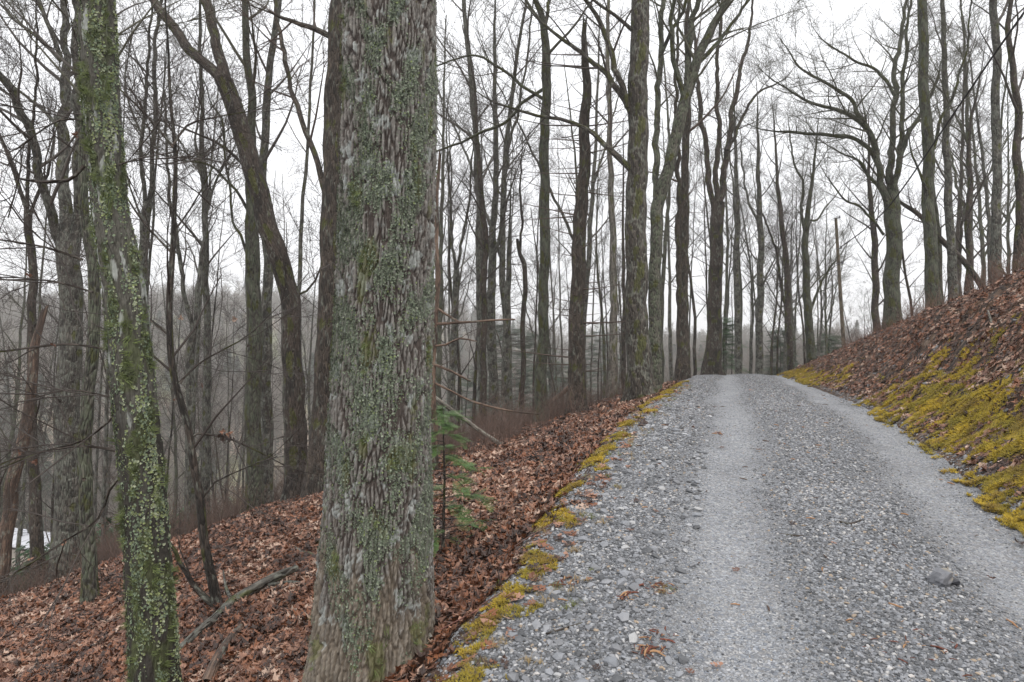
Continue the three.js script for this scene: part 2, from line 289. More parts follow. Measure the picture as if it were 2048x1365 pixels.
{
  const r = rngOf(101), lists = stoneShapes.map(() => []), big = [];
  const scatter = (n, D0, D1, pow, smin, smax) => {
    for (let k = 0; k < n; k++) {
      const D = D0 + (D1 - D0) * r() ** pow, c = EDGE_L - 0.5 + (EDGE_R - EDGE_L + 0.75) * r(), x = c + LEAN * D;
      const t = clamp(trackDip(c, D)), edge = c < EDGE_L + 0.2 * n2(D * 1.3, 1) || c > EDGE_R - 0.1 + 0.25 * n2(D * 1.1, 7);
      if (r() < t * 0.93) continue; if (edge && r() < 0.5 + 0.48 * sst(0, 0.4, Math.max(EDGE_L - c, c - EDGE_R))) continue;
      if (r() < 0.35 * sst(-0.2, 0.5, fbm2(x * 1.4, D * 1.4))) continue;
      const s = (smin + (smax - smin) * r() ** 3.2) * (1 - 0.5 * t);
      const p = gAt(x, D); p.y += s * 0.18;
      const e = { m: place(p, gNormal(x, D), r() * TAU, s, (r() - 0.5) * 0.9, r() * TAU), c: stoneColour(r), k: Math.floor(r() * 5), s, d: s / D };
      big.push(e);
    }
  };
  scatter(150000, 2.2, 5.5, 1.0, 0.0035, 0.0145); scatter(140000, 5, 11, 1.1, 0.005, 0.0155); scatter(80000, 10, 29, 1.1, 0.008, 0.02);
  for (let k = 0; k < 520; k++) { const D = 2.4 + 8 * r() ** 1.6, c = EDGE_L + 0.1 + 0.9 * r(), x = c + LEAN * D, s = 0.018 + 0.02 * r() ** 2, p = gAt(x, D); p.y += s * 0.2; const q = r() < 0.6 ? 0.07 + 0.05 * r() : 0.2 + 0.2 * r(); big.push({ m: place(p, gNormal(x, D), r() * TAU, s, (r() - 0.5) * 0.6, r() * TAU), c: rgb(q, q * 1.02, q * 1.07), k: Math.floor(r() * 5), s, d: (s / D) * 1.6 }); }
  big.sort((a, b) => b.d - a.d);
  const mats = []; for (let k = 0; k < 14; k++) mats.push(new THREE.MeshStandardMaterial({ color: stoneColour(r), roughness: 0.62 }));
  big.forEach((e, k) => {
    if (k < 300) { const q = new THREE.Mesh(stoneShapes[e.k], mats[k % 14]); q.name = 'stone'; q.applyMatrix4(e.m); q.castShadow = q.receiveShadow = true; road.add(q); } else lists[e.k].push(e);
  });
  lists.forEach((l, k) => instances('loose_gravel', stoneShapes[k], stoneMat, l, road));
}

// ------------------------------------------------------------------ fallen leaves
function leafGeometry(kind, curl, seed) {                   // about 1 long, lying in xz, stalk at -z
  const r = rngOf(seed), half = { maple: [[0, -0.5], [0.12, -0.42], [0.36, -0.44], [0.26, -0.22], [0.56, -0.08], [0.4, 0.0], [0.46, 0.2], [0.2, 0.14], [0.16, 0.3], [0, 0.52]], oak: [[0, -0.5], [0.06, -0.4], [0.2, -0.3], [0.12, -0.2], [0.3, -0.08], [0.16, 0.04], [0.32, 0.2], [0.16, 0.28], [0.16, 0.42], [0, 0.52]], beech: [[0, -0.5], [0.14, -0.34], [0.25, -0.1], [0.24, 0.12], [0.13, 0.34], [0, 0.52]] }[kind];
  const out = [...half, ...half.slice(1, -1).reverse().map(([x, z]) => [-x, z])].map(([x, z]) => [x * (0.85 + 0.3 * r()), z]);
  const a = r() * TAU, lift = (x, z) => curl * ((x * Math.cos(a) + z * Math.sin(a)) ** 2 * 1.6 + 0.35 * Math.sin(x * 7 + seed) * Math.abs(z) + 0.5 * Math.abs(x)) + 0.02 * Math.sin(z * 9 + seed);
  const g = new Geo(), pt = ([x, z]) => [x, lift(x, z), z], mid = [0, 0.25, -0.25].map((z) => pt([0, z]));
  for (let k = 0; k < out.length; k++) { const p = pt(out[k]), q = pt(out[(k + 1) % out.length]), zc = (out[k][1] + out[(k + 1) % out.length][1]) / 2; const m = zc > 0.16 ? mid[1] : zc < -0.16 ? mid[2] : mid[0]; g.tri(p, m, q); }
  for (const s of [1, -1]) g.tri(...(s > 0 ? [mid[1], mid[0], pt(out[Math.floor(half.length * 0.55)])] : [mid[0], mid[2], pt(out[Math.floor(out.length - half.length * 0.55)])]));
  return g.build();
}
const leafShapes = [leafGeometry('maple', 0.5, 1), leafGeometry('maple', 0.95, 2), leafGeometry('oak', 0.6, 3), leafGeometry('oak', 1.1, 4), leafGeometry('beech', 0.7, 5), leafGeometry('maple', 0.25, 6)];
const leafMat = new THREE.MeshPhysicalMaterial({ color: 0xffffff, roughness: 0.5, transmission: 0.12, thickness: 0, side: THREE.DoubleSide });
const leafColour = (r, drift = 0) => { const t = clamp(r() + drift, 0, 0.999), k = 0.75 + 0.5 * r(); if (t < 0.24) return rgb(0.045 * k, 0.023 * k, 0.016 * k); if (t < 0.5) return rgb(0.13 * k, 0.055 * k, 0.031 * k); if (t < 0.72) return rgb(0.225 * k, 0.09 * k, 0.042 * k); if (t < 0.91) return rgb(0.3 * k, 0.16 * k, 0.105 * k); return rgb(0.47 * k, 0.33 * k, 0.25 * k); };
const leafMats = []; { const r = rngOf(77); for (let k = 0; k < 16; k++) { const m = leafMat.clone(); m.color.copy(leafColour(r)); leafMats.push(m); } }
function leaves(parent, name, list, own) {
  list.sort((a, b) => b.d - a.d); const lists = leafShapes.map(() => []);
  list.forEach((e, k) => {
    if (k < own) { const q = new THREE.Mesh(leafShapes[e.k], leafMats[k % 16]); q.name = 'leaf'; q.applyMatrix4(e.m); q.castShadow = q.receiveShadow = true; parent.add(q); } else lists[e.k].push(e);
  });
  lists.forEach((l, k) => instances(name, leafShapes[k], leafMat, l, parent));
}
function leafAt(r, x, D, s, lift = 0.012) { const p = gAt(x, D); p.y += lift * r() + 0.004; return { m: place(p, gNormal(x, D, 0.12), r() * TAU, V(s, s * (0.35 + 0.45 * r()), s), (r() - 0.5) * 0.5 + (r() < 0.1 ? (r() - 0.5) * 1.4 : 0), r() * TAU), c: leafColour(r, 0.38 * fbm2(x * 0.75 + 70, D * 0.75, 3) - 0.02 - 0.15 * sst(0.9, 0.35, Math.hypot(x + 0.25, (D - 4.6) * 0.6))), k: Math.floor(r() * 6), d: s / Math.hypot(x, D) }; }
{
  const r = rngOf(202), list = [];
  const strew = (n, D0, D1, cmin, cmax, smin, smax) => { for (let k = 0; k < n; k++) { const D = D0 + (D1 - D0) * r(), c = cmin + (cmax - cmin) * r(), x = c + LEAN * D; if (Math.abs(x / D) > 0.86) continue; const lim = EDGE_L - 0.18 + 0.2 * fbm2(D * 0.9, 5); if (c > lim && r() < 0.94) continue; list.push(leafAt(r, x, D, smin + (smax - smin) * r())); } };
  strew(38000, 2.0, 6, -5.5, -1.0, 0.04, 0.11); strew(56000, 5, 10, -10, -1.0, 0.045, 0.112); strew(34000, 9, 18, -12, -0.9, 0.055, 0.115); strew(14000, 14, 30, -22, -1.4, 0.1, 0.16);
  leaves(floor, 'leaf_litter', list, 300);
  const on = [];
  for (let k = 0; k < 80000; k++) {
    const D = 4.5 + 24 * r() ** 1.4, c = EDGE_R + 0.1 + 4.6 * r(), x = c + LEAN * D, v = c - EDGE_R;
    if (x / D > 0.86) continue;
    const m = mossMask(x, D, c); if (m > 0.1 && r() < 0.86) continue;
    if (v < 1.2 && r() < 0.3) continue;
    if (r() < 0.75 * sst(0.05, 0.4, fbm2(x * 1.1 - 9, D * 1.1 + 3)) * (1 - sst(1.8, 2.4, v))) continue;
    on.push(leafAt(r, x, D, 0.04 + 0.06 * r(), 0.03));
  }
  leaves(bank, 'leaf_litter', on, 200);
  const rr = rngOf(205), onRoad = [];
  for (let k = 0; k < 90; k++) { const D = 2.6 + 14 * rr() ** 1.5, c = EDGE_L + (EDGE_R - EDGE_L) * (rr() < 0.6 ? rr() * 0.25 : rr()), x = c + LEAN * D; onRoad.push(leafAt(rr, x, D, 0.03 + 0.04 * rr(), 0.02)); }
  leaves(road, 'stray_leaves', onRoad, 90);
}

// ------------------------------------------------------------------ moss
const tuftGeo = (() => { const g = new Geo(), r = rngOf(9); for (let k = 0; k < 9; k++) { const a = (k / 9) * TAU + r(), l = 0.6 + 0.6 * r(), h = 0.5 + 0.6 * r(), w = 0.16; const ax = Math.cos(a), az = Math.sin(a); g.tri([ax * 0.05 - az * w, 0, az * 0.05 + ax * w], [ax * 0.05 + az * w, 0, az * 0.05 - ax * w], [ax * l, h, az * l]); } return g.build(); })();
const mossMat = new THREE.MeshPhysicalMaterial({ color: 0xffffff, roughness: 0.9, transmission: 0.25, thickness: 0, side: THREE.DoubleSide });
const mossColour = (r, x, D) => { const k = 0.7 + 0.6 * r(), g = sst(-0.5, 0.5, fbm2(x * 1.6 + 30, D * 1.6)); const b = sst(0.1, 0.5, fbm2(x * 3.1 - 8, D * 3.1)) * 0.55; return rgb(lerp(lerp(0.44, 0.28, g), 0.2, b) * k, lerp(lerp(0.315, 0.225, g), 0.115, b) * k, lerp(0.018, 0.03, b) * k); };
const leftMoss = (x, D, c) => { const e = EDGE_L - 0.05 + 0.12 * n2(D * 0.7, 31) + (D > 7 ? 0.0 : 0); return 0.16 - Math.abs(c - e) * 1.7 + 0.55 * fbm2(x * 1.3, D * 1.3 + 50, 3) + 0.25 * fbm2(x * 5, D * 5, 2); };
{
  const r = rngOf(303), list = [];
  const plant = (x, D, s, off) => { const p = gAt(x, D); p.y += off; list.push({ m: place(p, gNormal(x, D), r() * TAU, s, (r() - 0.5) * 0.5, r() * TAU), c: mossColour(r, x, D) }); };
  for (let k = 0; k < 170000; k++) { const D = 4.2 + 24 * r() ** 1.9, c = EDGE_R - 0.15 + 3.2 * r(), x = c + LEAN * D; if (x / D > 0.83) continue; const m = mossMask(x, D, c); if (m < 0 || r() > 0.35 + m * 2.4) continue; plant(x, D, (0.011 + 0.012 * r()) * (1 + D / 14), 0.025 * clamp(m * 1.6) + 0.003); }
  instances('moss', tuftGeo, mossMat, list, bank);
  list.length = 0;
  for (let k = 0; k < 80000; k++) { const D = 2.1 + 17 * r() ** 1.5, c = EDGE_L - 0.55 + 1.0 * r(), x = c + LEAN * D, m = leftMoss(x, D, c); if (m < 0.12 || r() > m * 3) continue; plant(x, D, (0.008 + 0.009 * r()) * (1 + D / 12), 0.03 * clamp(m) + 0.002); }
  instances('moss', tuftGeo, mossMat, list, floor);
}
// cushions of moss under the tufts, draped over the bank
function cushion(parent, cx, cD, rad, h, seed, mat) {
  const g = new THREE.CircleGeometry(1, 26, 0, TAU), N = 9, S = 26, pos = [], uv = [], col = [], idx = [];
  for (let j = 0; j <= N; j++) for (let i = 0; i <= S; i++) {
    const a = (i / S) * TAU, t = j / N, e = rad * (0.75 + 0.45 * n2(Math.cos(a) * 0.9 + seed, Math.sin(a) * 0.9)), x = cx + Math.cos(a) * e * t, D = cD + Math.sin(a) * e * t * 0.8;
    const lift = h * (1 - t ** 3) * (0.75 + 0.5 * fbm2(x * 6, D * 6)) - (t > 0.98 ? 0.02 : 0);
    pos.push(x, ground(x, D) + lift, -D); uv.push(x, D); const k = 0.85 + 0.3 * n2(x * 3, D * 3); col.push(k, k, k);
    if (i < S && j < N) { const o = j * (S + 1) + i, q = o + S + 1; idx.push(o, q, o + 1, o + 1, q, q + 1); }
  }
  const b = new THREE.BufferGeometry(); b.setAttribute('position', new THREE.Float32BufferAttribute(pos, 3)); b.setAttribute('uv', new THREE.Float32BufferAttribute(uv, 2)); b.setAttribute('color', new THREE.Float32BufferAttribute(col, 3)); b.setIndex(idx); b.computeVertexNormals();
  mesh('moss_cushion', b, mat, parent);
}
{
  const mat = matOf(mossTex, 2.2, 0.012, 0.95, { side: THREE.DoubleSide }), r = rngOf(404); let n = 0;
  for (let k = 0; k < 4000 && n < 70; k++) { const D = 4.3 + 20 * r() ** 1.5, c = EDGE_R + 0.1 + 2.2 * r(), x = c + LEAN * D; if (x / D > 0.82 || mossMask(x, D, c) < 0.22) continue; cushion(bank, x, D, 0.1 + 0.2 * r(), 0.02 + 0.03 * r(), k, mat); n++; }
  n = 0;
  for (let k = 0; k < 3000 && n < 36; k++) { const D = 2.3 + 14 * r() ** 1.3, c = EDGE_L - 0.3 + 0.5 * r(), x = c + LEAN * D; if (leftMoss(x, D, c) < 0.22) continue; cushion(floor, x, D, 0.06 + 0.1 * r(), 0.008 + 0.012 * r(), k, mat); n++; }
}

// ------------------------------------------------------------------ trees
// a spray: the last metre of a branch with its twigs, unit length along +y
function sprayGeometry(seed, o = {}) {
  const { twigs = 11, spread = 0.75, curve = 0.25, second = 3, rad = 0.0075, flat = 0.35 } = o;
  const r = rngOf(seed), g = new Geo();
  const shoot = (p, d, len, rr, depth) => {
    const n = depth === 0 ? 6 : depth === 1 ? 3 : 2, pts = [{ x: p.x, y: p.y, z: p.z, r: rr }], q = p.clone(), e = d.clone();
    for (let k = 1; k <= n; k++) { e.x += (r() - 0.5) * curve; e.z += (r() - 0.5) * curve; e.y += (r() - 0.35) * curve * 0.7; e.normalize(); q.addScaledVector(e, len / n); pts.push({ x: q.x, y: q.y, z: q.z, r: rr * (1 - (0.82 * k) / n) }); }
    g.tube(pts, 3, { cap: false });
    if (depth >= 2) return;
    const m = depth === 0 ? twigs : second, side0 = r() < 0.5 ? 1 : -1, az0 = r() * TAU;
    for (let k = 0; k < m; k++) {
      const t = 0.12 + (0.86 * (k + 0.6 * r())) / m, f = t * n, i = Math.min(n - 1, Math.floor(f)), a = pts[i], b = pts[i + 1], w = f - i;
      const s = V(lerp(a.x, b.x, w), lerp(a.y, b.y, w), lerp(a.z, b.z, w)), dir = V(b.x - a.x, b.y - a.y, b.z - a.z).normalize();
      const az = az0 + (k % 2 ? Math.PI : 0) * side0 + (r() - 0.5) * flat * 6, out = V(Math.cos(az), 0.1, Math.sin(az)); out.addScaledVector(dir, -out.dot(dir)).normalize();
      const nd = dir.multiplyScalar(1 - spread * 0.45).addScaledVector(out, spread * (0.7 + 0.4 * r())).normalize();
      shoot(s, nd, len * (0.5 - 0.28 * t) * (0.7 + 0.6 * r()), Math.max(0.0032, rr * 0.55), depth + 1);
    }
  };
  shoot(V(0, 0, 0), V(0, 1, 0), 1, rad, 0); return g.build();
}
const SPRAYS = [1, 2, 3, 4].map((k) => sprayGeometry(k * 13));
const CONIFER_SPRAYS = [5, 6].map((k) => sprayGeometry(k * 17, { twigs: 9, spread: 0.95, second: 2, rad: 0.008, curve: 0.15, flat: 0.15 }));
function kinks(s, amp, freq, seed) {                        // stems are never straight: small bends, more of them in thin wood
  let l = 0; return s.map((q, k) => { if (k) l += Math.hypot(q.x - s[k - 1].x, q.y - s[k - 1].y, q.z - s[k - 1].z); const e = sst(0, 0.8, l) * amp * (0.025 + 0.3 * Math.min(q.r, 0.08)), f = freq; return { x: q.x + e * (n3(l * f, seed, 1) + 0.5 * n3(l * f * 2.7, seed, 4)), y: q.y + e * 0.5 * n3(l * f, seed, 2), z: q.z + e * (n3(l * f, seed, 3) + 0.5 * n3(l * f * 2.7, seed, 5)), r: q.r }; });
}
class Tree {
  constructor(group, bark, seed) { this.g = group; this.bark = bark; this.r = rngOf(seed); this.seed = seed; this.fine = new Geo(); this.sprays = [[], [], [], []]; }
  trunk(pts, sides = 16, o = {}) { const s = kinks(smooth(pts, o.step || 0.16), 0.8, 0.45, this.seed); mesh(o.name || 'trunk', new Geo().tube(s, sides, { flare: o.flare ?? 0.4, lump: o.lump ?? 0.07, seed: this.seed % 17, jag: o.jag || 0 }), o.mat || BARK[this.bark], this.g); return s; }
  limb(pts, sides = 8, name = 'limb') { const s = kinks(smooth(pts, 0.2), 1.1, 1.1, this.seed); mesh(name, new Geo().tube(s, sides, { lump: 0.08, seed: this.seed % 13 + pts.length }), BARK[this.bark], this.g); return s; }
  spray(p, d, s) { const k = Math.floor(this.r() * 4), q = new THREE.Quaternion().setFromUnitVectors(UPV, d.clone().normalize()), q2 = new THREE.Quaternion().setFromAxisAngle(UPV, this.r() * TAU); this.sprays[k].push({ m: new THREE.Matrix4().compose(p.clone(), q.multiply(q2), V(s, s, s)) }); }
  // a wandering branch into the shared fine mesh, with children and sprays
  branch(p, d, len, r0, depth, o) {
    const r = this.r, n = Math.max(3, Math.round(len / (depth ? 0.3 : 0.35))), pts = [{ x: p.x, y: p.y, z: p.z, r: r0 }], q = p.clone(), e = d.clone().normalize(), dirs = [e.clone()];
    for (let k = 1; k <= n; k++) { e.x += (r() - 0.5) * o.wander; e.z += (r() - 0.5) * o.wander; e.y += (r() - 0.5) * o.wander + (o.up || 0); e.normalize(); q.addScaledVector(e, len / n); pts.push({ x: q.x, y: q.y, z: q.z, r: Math.max(0.004, r0 * (1 - (0.8 * k) / n)) }); dirs.push(e.clone()); }
    this.fine.tube(pts, r0 > 0.03 ? 6 : r0 > 0.015 ? 4 : 3, { cap: false });
    this.along(pts, dirs, len, r0, depth, o, 0.25);
  }
  along(pts, dirs, len, r0, depth, o, t0) {
    const r = this.r, n = pts.length - 1;
    if (depth < o.depth) {
      const m = Math.max(1, Math.round(len * o.density * (0.7 + 0.6 * r())));
      for (let k = 0; k < m; k++) {
        const t = t0 + (1 - t0) * ((k + r()) / m), i = Math.min(n - 1, Math.floor(t * n)), s = V(pts[i].x, pts[i].y, pts[i].z), az = r() * TAU, dir = dirs[i].clone(), out = V(Math.cos(az), 0.25, Math.sin(az)); out.addScaledVector(dir, -out.dot(dir)).normalize();
        const nd = dir.multiplyScalar(0.75).addScaledVector(out, 0.75 + 0.3 * r()).normalize();
        this.branch(s, nd, len * (0.62 - 0.32 * t) * (0.7 + 0.6 * r()), Math.max(0.006, pts[i].r * 0.55), depth + 1, o);
      }
    }
    if (depth >= 1 || len < 1.6) {
      const m = Math.max(2, Math.round(len * o.sprays));
      for (let k = 0; k < m; k++) { const t = k === 0 ? 0.999 : 0.2 + 0.8 * r(), i = Math.min(n - 1, Math.floor(t * n)), s = V(pts[i].x, pts[i].y, pts[i].z), dir = dirs[Math.min(dirs.length - 1, i + 1)].clone(); if (k) { const az = r() * TAU; dir.add(V(Math.cos(az), 0.5, Math.sin(az)).multiplyScalar(0.8)); } this.spray(s, dir, (o.spraySize || 0.9) * (0.6 + 0.7 * r())); }
    }
  }
  // branches all along a stem between two shares of its length
  clothe(s, from, to, count, o) {
    const r = this.r, N = s.length;
    for (let k = 0; k < count; k++) {
      const t = from + (to - from) * ((k + r()) / count), i = Math.min(N - 2, Math.floor(t * (N - 1))), a = s[i], b = s[i + 1], dir = V(b.x - a.x, b.y - a.y, b.z - a.z).normalize(), az = k * 2.4 + r() * 1.2, out = V(Math.cos(az), 0, Math.sin(az)); out.addScaledVector(dir, -out.dot(dir)).normalize();
      const rise = o.rise ?? 0.9, nd = dir.multiplyScalar(rise).addScaledVector(out, 1).normalize(), len = (o.len || 3) * (0.55 + 0.7 * r()) * (1 - 0.45 * ((t - from) / Math.max(0.01, to - from)));
      this.branch(V(a.x + out.x * a.r * 0.5, a.y, a.z + out.z * a.r * 0.5), nd, len, Math.min(a.r * 0.45, 0.012 + len * 0.011), 0, o);
    }
  }
  // dead side stubs of a snag
  stubs(s, from, to, count, len, mat, droop = -0.1) {
    const r = this.r, N = s.length, g = new Geo();
    for (let k = 0; k < count; k++) {
      const i = Math.min(N - 2, Math.floor((from + (to - from) * r()) * (N - 1))), a = s[i], az = r() * TAU, d = V(Math.cos(az), 0.25 * r() + droop, Math.sin(az)).normalize(), l = len * (0.25 + 0.9 * r() ** 1.5), pts = [], q = V(a.x, a.y, a.z).addScaledVector(d, a.r * 0.6); let rr = 0.006 + l * 0.008;
      for (let j = 0; j <= 5; j++) { pts.push({ x: q.x, y: q.y, z: q.z, r: rr * (1 - j * 0.15) }); d.x += (r() - 0.5) * 0.2; d.z += (r() - 0.5) * 0.2; d.y += 0.07 * (r() - 0.4) + 0.02; d.normalize(); q.addScaledVector(d, l / 5); }
      g.tube(pts, 4, { cap: false });
      if (l > 0.5) for (let j = 0; j < 3; j++) { const b = pts[2 + Math.floor(r() * 3)], e = d.clone().add(V(r() - 0.5, r() - 0.5, r() - 0.5).multiplyScalar(1.6)).normalize(), w = 0.15 + 0.3 * l * r(); g.tube([{ ...b, r: b.r * 0.6 }, { x: b.x + e.x * w * 0.5, y: b.y + e.y * w * 0.5, z: b.z + e.z * w * 0.5, r: b.r * 0.4 }, { x: b.x + e.x * w, y: b.y + e.y * w + 0.03, z: b.z + e.z * w, r: 0.003 }], 3, { cap: false }); }
    }
    mesh('dead_branches', g, mat || twigMat[TW[this.bark]], this.g).userData.kind = 'stuff';
  }
  done(twig) {
    const mat = twigMat[twig || TW[this.bark]];
    if (!this.fine.empty) mesh('branches', this.fine, mat, this.g).userData.kind = 'stuff';
    this.sprays.forEach((l, k) => instances('twigs', SPRAYS[k], mat, l, this.g));
    return this.g;
  }
}
// traced stems: [column, row, width] in the photograph's pixels at depth D become points in the tree's own metres, swaying in depth too
function stem(tr, pts, D, base, o = {}) {
  const r = tr.r; let z = o.z || 0; const dz = o.dz ?? (r() - 0.5) * 0.25; let prev = null;
  return pts.map(([x, y, w], k) => { if (prev) z += dz * Math.hypot(x - prev[0], y - prev[1]) / FOCAL * D + (r() - 0.5) * 0.05; prev = [x, y]; const Dk = D - z, p = at(x, y, Dk); return { x: p.x - base.x, y: p.y - base.y, z: p.z - base.z, r: (w / 2 / FOCAL) * Dk * (o.thin ?? 0.96) }; });
}
function carryOn(s, height, rng, taper = 0.25) {            // the stem goes on above the frame
  const a = s[s.length - 2], b = s[s.length - 1], d = V(b.x - a.x, b.y - a.y, b.z - a.z).normalize(), n = Math.max(2, Math.ceil((height - b.y) / 1.6)), step = (height - b.y) / n; let p = V(b.x, b.y, b.z);
  if (step <= 0.05) return s;
  const out = [...s];
  for (let k = 1; k <= n; k++) { d.x = d.x * 0.8 + (rng() - 0.5) * 0.12; d.z = d.z * 0.8 + (rng() - 0.5) * 0.12; d.y = lerp(d.y, 1, 0.3); d.normalize(); p = p.clone().addScaledVector(d, step); out.push({ x: p.x, y: p.y, z: p.z, r: b.r * lerp(1, taper, k / n) }); }
  return out;
}
let seedNow = 1000;
// spec: D, bark, pts (bottom to top), top (height to carry on to), limbs, crown
function tracedTree(name, label, spec) {
  const { D, bark, pts } = spec, base = groundUnder(pts[0][0], D), g = thing(name, label, spec.category || 'tree', base, spec.group), tr = new Tree(g, bark, spec.seed || (seedNow += 37));
  let s = stem(tr, pts, D, base, { dz: spec.dz ?? 0 });
  const gx = s[0].x, gz = s[0].z; if (s[0].y > -0.12) s = [{ x: gx, y: -0.15, z: gz, r: s[0].r }, ...s.filter((q) => q.y > 0.12)]; else s = s.filter((q, k) => k === 0 || q.y > -0.05);
  if (spec.top) s = carryOn(s, spec.top, tr.r); else if (!spec.jag && (!spec.limbs || spec.n)) s = carryOn(s, s[s.length - 1].y + 1.6 + 20 * s[s.length - 1].r, tr.r, 0.12);
  const main = tr.trunk(s, spec.sides || 14, { flare: spec.flare ?? 0.45, lump: spec.lump, jag: spec.jag, mat: spec.mat });
  const o = { wander: 0.32, up: 0.05, density: 1.0, sprays: 0.9, depth: 1, rise: 1.1, len: 3, ...(spec.crown || {}) };
  (spec.limbs || []).forEach((l) => {
    let q = stem(tr, l.pts, D, base, { dz: l.dz ?? (tr.r() - 0.5) * 0.9, thin: 0.82 });
    if (l.top) q = carryOn(q, l.top, tr.r, 0.2); else if (!l.name) { const a = q[q.length - 2], b = q[q.length - 1]; const d = V(b.x - a.x, b.y - a.y, b.z - a.z).normalize(), w = 0.5 + b.r * 18; q.push({ x: b.x + d.x * w * 0.5, y: b.y + (d.y + 0.15) * w * 0.5, z: b.z + d.z * w * 0.5, r: b.r * 0.6 }, { x: b.x + d.x * w, y: b.y + (d.y + 0.3) * w, z: b.z + d.z * w, r: 0.004 }); } const ls = tr.limb(q, l.sides || 8, l.name || 'limb');
    if (l.n !== 0) tr.clothe(ls, l.from ?? 0.2, 1, Math.round((l.n ?? 7) * (l.name ? 1 : 1.35)), { ...o, rise: 0.9, len: l.len || o.len * 0.6, ...(l.o || {}) });
  });
  if (spec.n) tr.clothe(main, spec.from ?? 0.45, 1, spec.n, o);
  if (spec.stubs) tr.stubs(main, spec.stubs[0], spec.stubs[1], spec.stubs[2], spec.stubs[3], spec.stubMat, spec.droop);
  if (process_debug) console.log(name, label.slice(0, 40), 'base row', Math.round(710 + ((EYE - base.y) / D) * FOCAL), 'asked', pts[0][1], 'd', (s[1].r * 2).toFixed(2));
  return tr.done(spec.twig);
}
const process_debug = false;

// the two near trunks: dense surfaces with real fissures, and lichen growing on them
function nearTrunk(name, label, { D, pts, top, round, cellsRound, cellUp, depth, fineDepth, colour, fineTop, seed }) {
  const base = groundUnder(pts[0][0], D), g = thing(name, label, 'tree', base), tr = new Tree(g, 'grey', seed);
  let s = stem(tr, pts, D, base, { dz: 0, thin: 1 }); s = carryOn(s, top, tr.r, 0.35);
  const ax = smooth(s, 0.02), yOf = ax.map((q) => q.y);
  const axis = (y) => { let lo = 0, hi = ax.length - 1; while (hi - lo > 1) { const m = (lo + hi) >> 1; if (yOf[m] < y) lo = m; else hi = m; } const t = clamp((y - yOf[lo]) / Math.max(1e-6, yOf[hi] - yOf[lo])); return [lerp(ax[lo].x, ax[hi].x, t), lerp(ax[lo].z, ax[hi].z, t), lerp(ax[lo].r, ax[hi].r, t)]; };
  const relief = (a, y) => {
    const cx = (a / TAU) * cellsRound + 0.5 * n3(Math.cos(a) * 2.2, Math.sin(a) * 2.2, y * 2.2 + seed), cy = y / cellUp + 0.4 * n3(Math.cos(a) * 4, Math.sin(a) * 4, y * 2 - seed) + 500;
    const [f1, f2, id] = cells(cx, cy, cellsRound, 99991, seed), [g1, g2, id2] = cells(cx * 1.5 + 3, y / (cellUp * 0.28) + 900, Math.round(cellsRound * 1.5), 99991, seed + 5), plate = sst(0.04, 0.42, f2 - f1) * (0.7 + 0.3 * sst(0.0, 0.3, g2 - g1)) * (0.72 + 0.28 * id2);
    const fine = n3(Math.cos(a) * 16, Math.sin(a) * 16, y * 30), fine2 = n3(Math.cos(a) * 44, Math.sin(a) * 44, y * 80);
    return [depth * (plate ** 0.7 * (0.65 + 0.5 * id) - 0.8) + fineDepth * (fine * 0.6 + fine2 * 0.5), plate, id, fine, fine2];
  };
  const radius = (a, y, r) => { const f = Math.exp(-Math.max(0, y + 0.05) / 0.28); return r * (1 + 0.03 * n3(Math.cos(a), Math.sin(a), y * 0.7 + seed) + f * (0.07 + 0.08 * Math.cos(4 * a + seed) + 0.05 * Math.cos(7 * a + 1))); };
  const surf = (a, y, up = 0) => { const [x, z, r] = axis(y), q = radius(a, y, r) + relief(a, y)[0] + up; return V(x + Math.cos(a) * q, y, z + Math.sin(a) * q); };
  const ys = []; for (let y = -0.45; y < fineTop; y += 0.0075) ys.push(y); for (let y = fineTop; y < top - 0.05; y += 0.1) ys.push(y);
  const W = round + 1, H = ys.length, p = new Float32Array(W * H * 3), col = new Float32Array(W * H * 3), idx = new Uint32Array(round * (H - 1) * 6); let w = 0;
  for (let j = 0; j < H; j++) { const [x, z, r] = axis(ys[j]); for (let i = 0; i <= round; i++) { const a = (i % round / round) * TAU, e = relief(a, ys[j]), q = radius(a, ys[j], r) + e[0], k = (j * W + i) * 3; p[k] = x + Math.cos(a) * q; p[k + 1] = ys[j] + 0.004 * e[4]; p[k + 2] = z + Math.sin(a) * q; const c = colour(a, ys[j] + base.y, e); col[k] = c[0]; col[k + 1] = c[1]; col[k + 2] = c[2]; if (i < round && j < H - 1) { const o = j * W + i; idx[w++] = o; idx[w++] = o + W; idx[w++] = o + 1; idx[w++] = o + 1; idx[w++] = o + W; idx[w++] = o + W + 1; } } }
  const b = new THREE.BufferGeometry(); b.setAttribute('position', new THREE.BufferAttribute(p, 3)); b.setAttribute('color', new THREE.BufferAttribute(col, 3)); b.setIndex(new THREE.BufferAttribute(idx, 1)); b.computeVertexNormals();
  mesh('trunk', b, new THREE.MeshStandardMaterial({ vertexColors: true, roughness: 0.85 }), g);
  return { g, tr, surf, base, s };
}
function flakeGeometry(seed) { const r = rngOf(seed), g = new Geo(), n = 7, rim = []; for (let k = 0; k < n; k++) { const a = (k / n) * TAU, q = 0.65 + 0.5 * r(); rim.push([Math.cos(a) * q, 0.1 + 0.55 * r(), Math.sin(a) * q]); } for (let k = 0; k < n; k++) g.tri(rim[k], [0, 0, 0], rim[(k + 1) % n]); return g.build(); }
const FLAKES = [1, 2, 3].map((k) => flakeGeometry(k * 7));
const flakeMat = new THREE.MeshStandardMaterial({ color: 0xffffff, roughness: 0.9, side: THREE.DoubleSide });
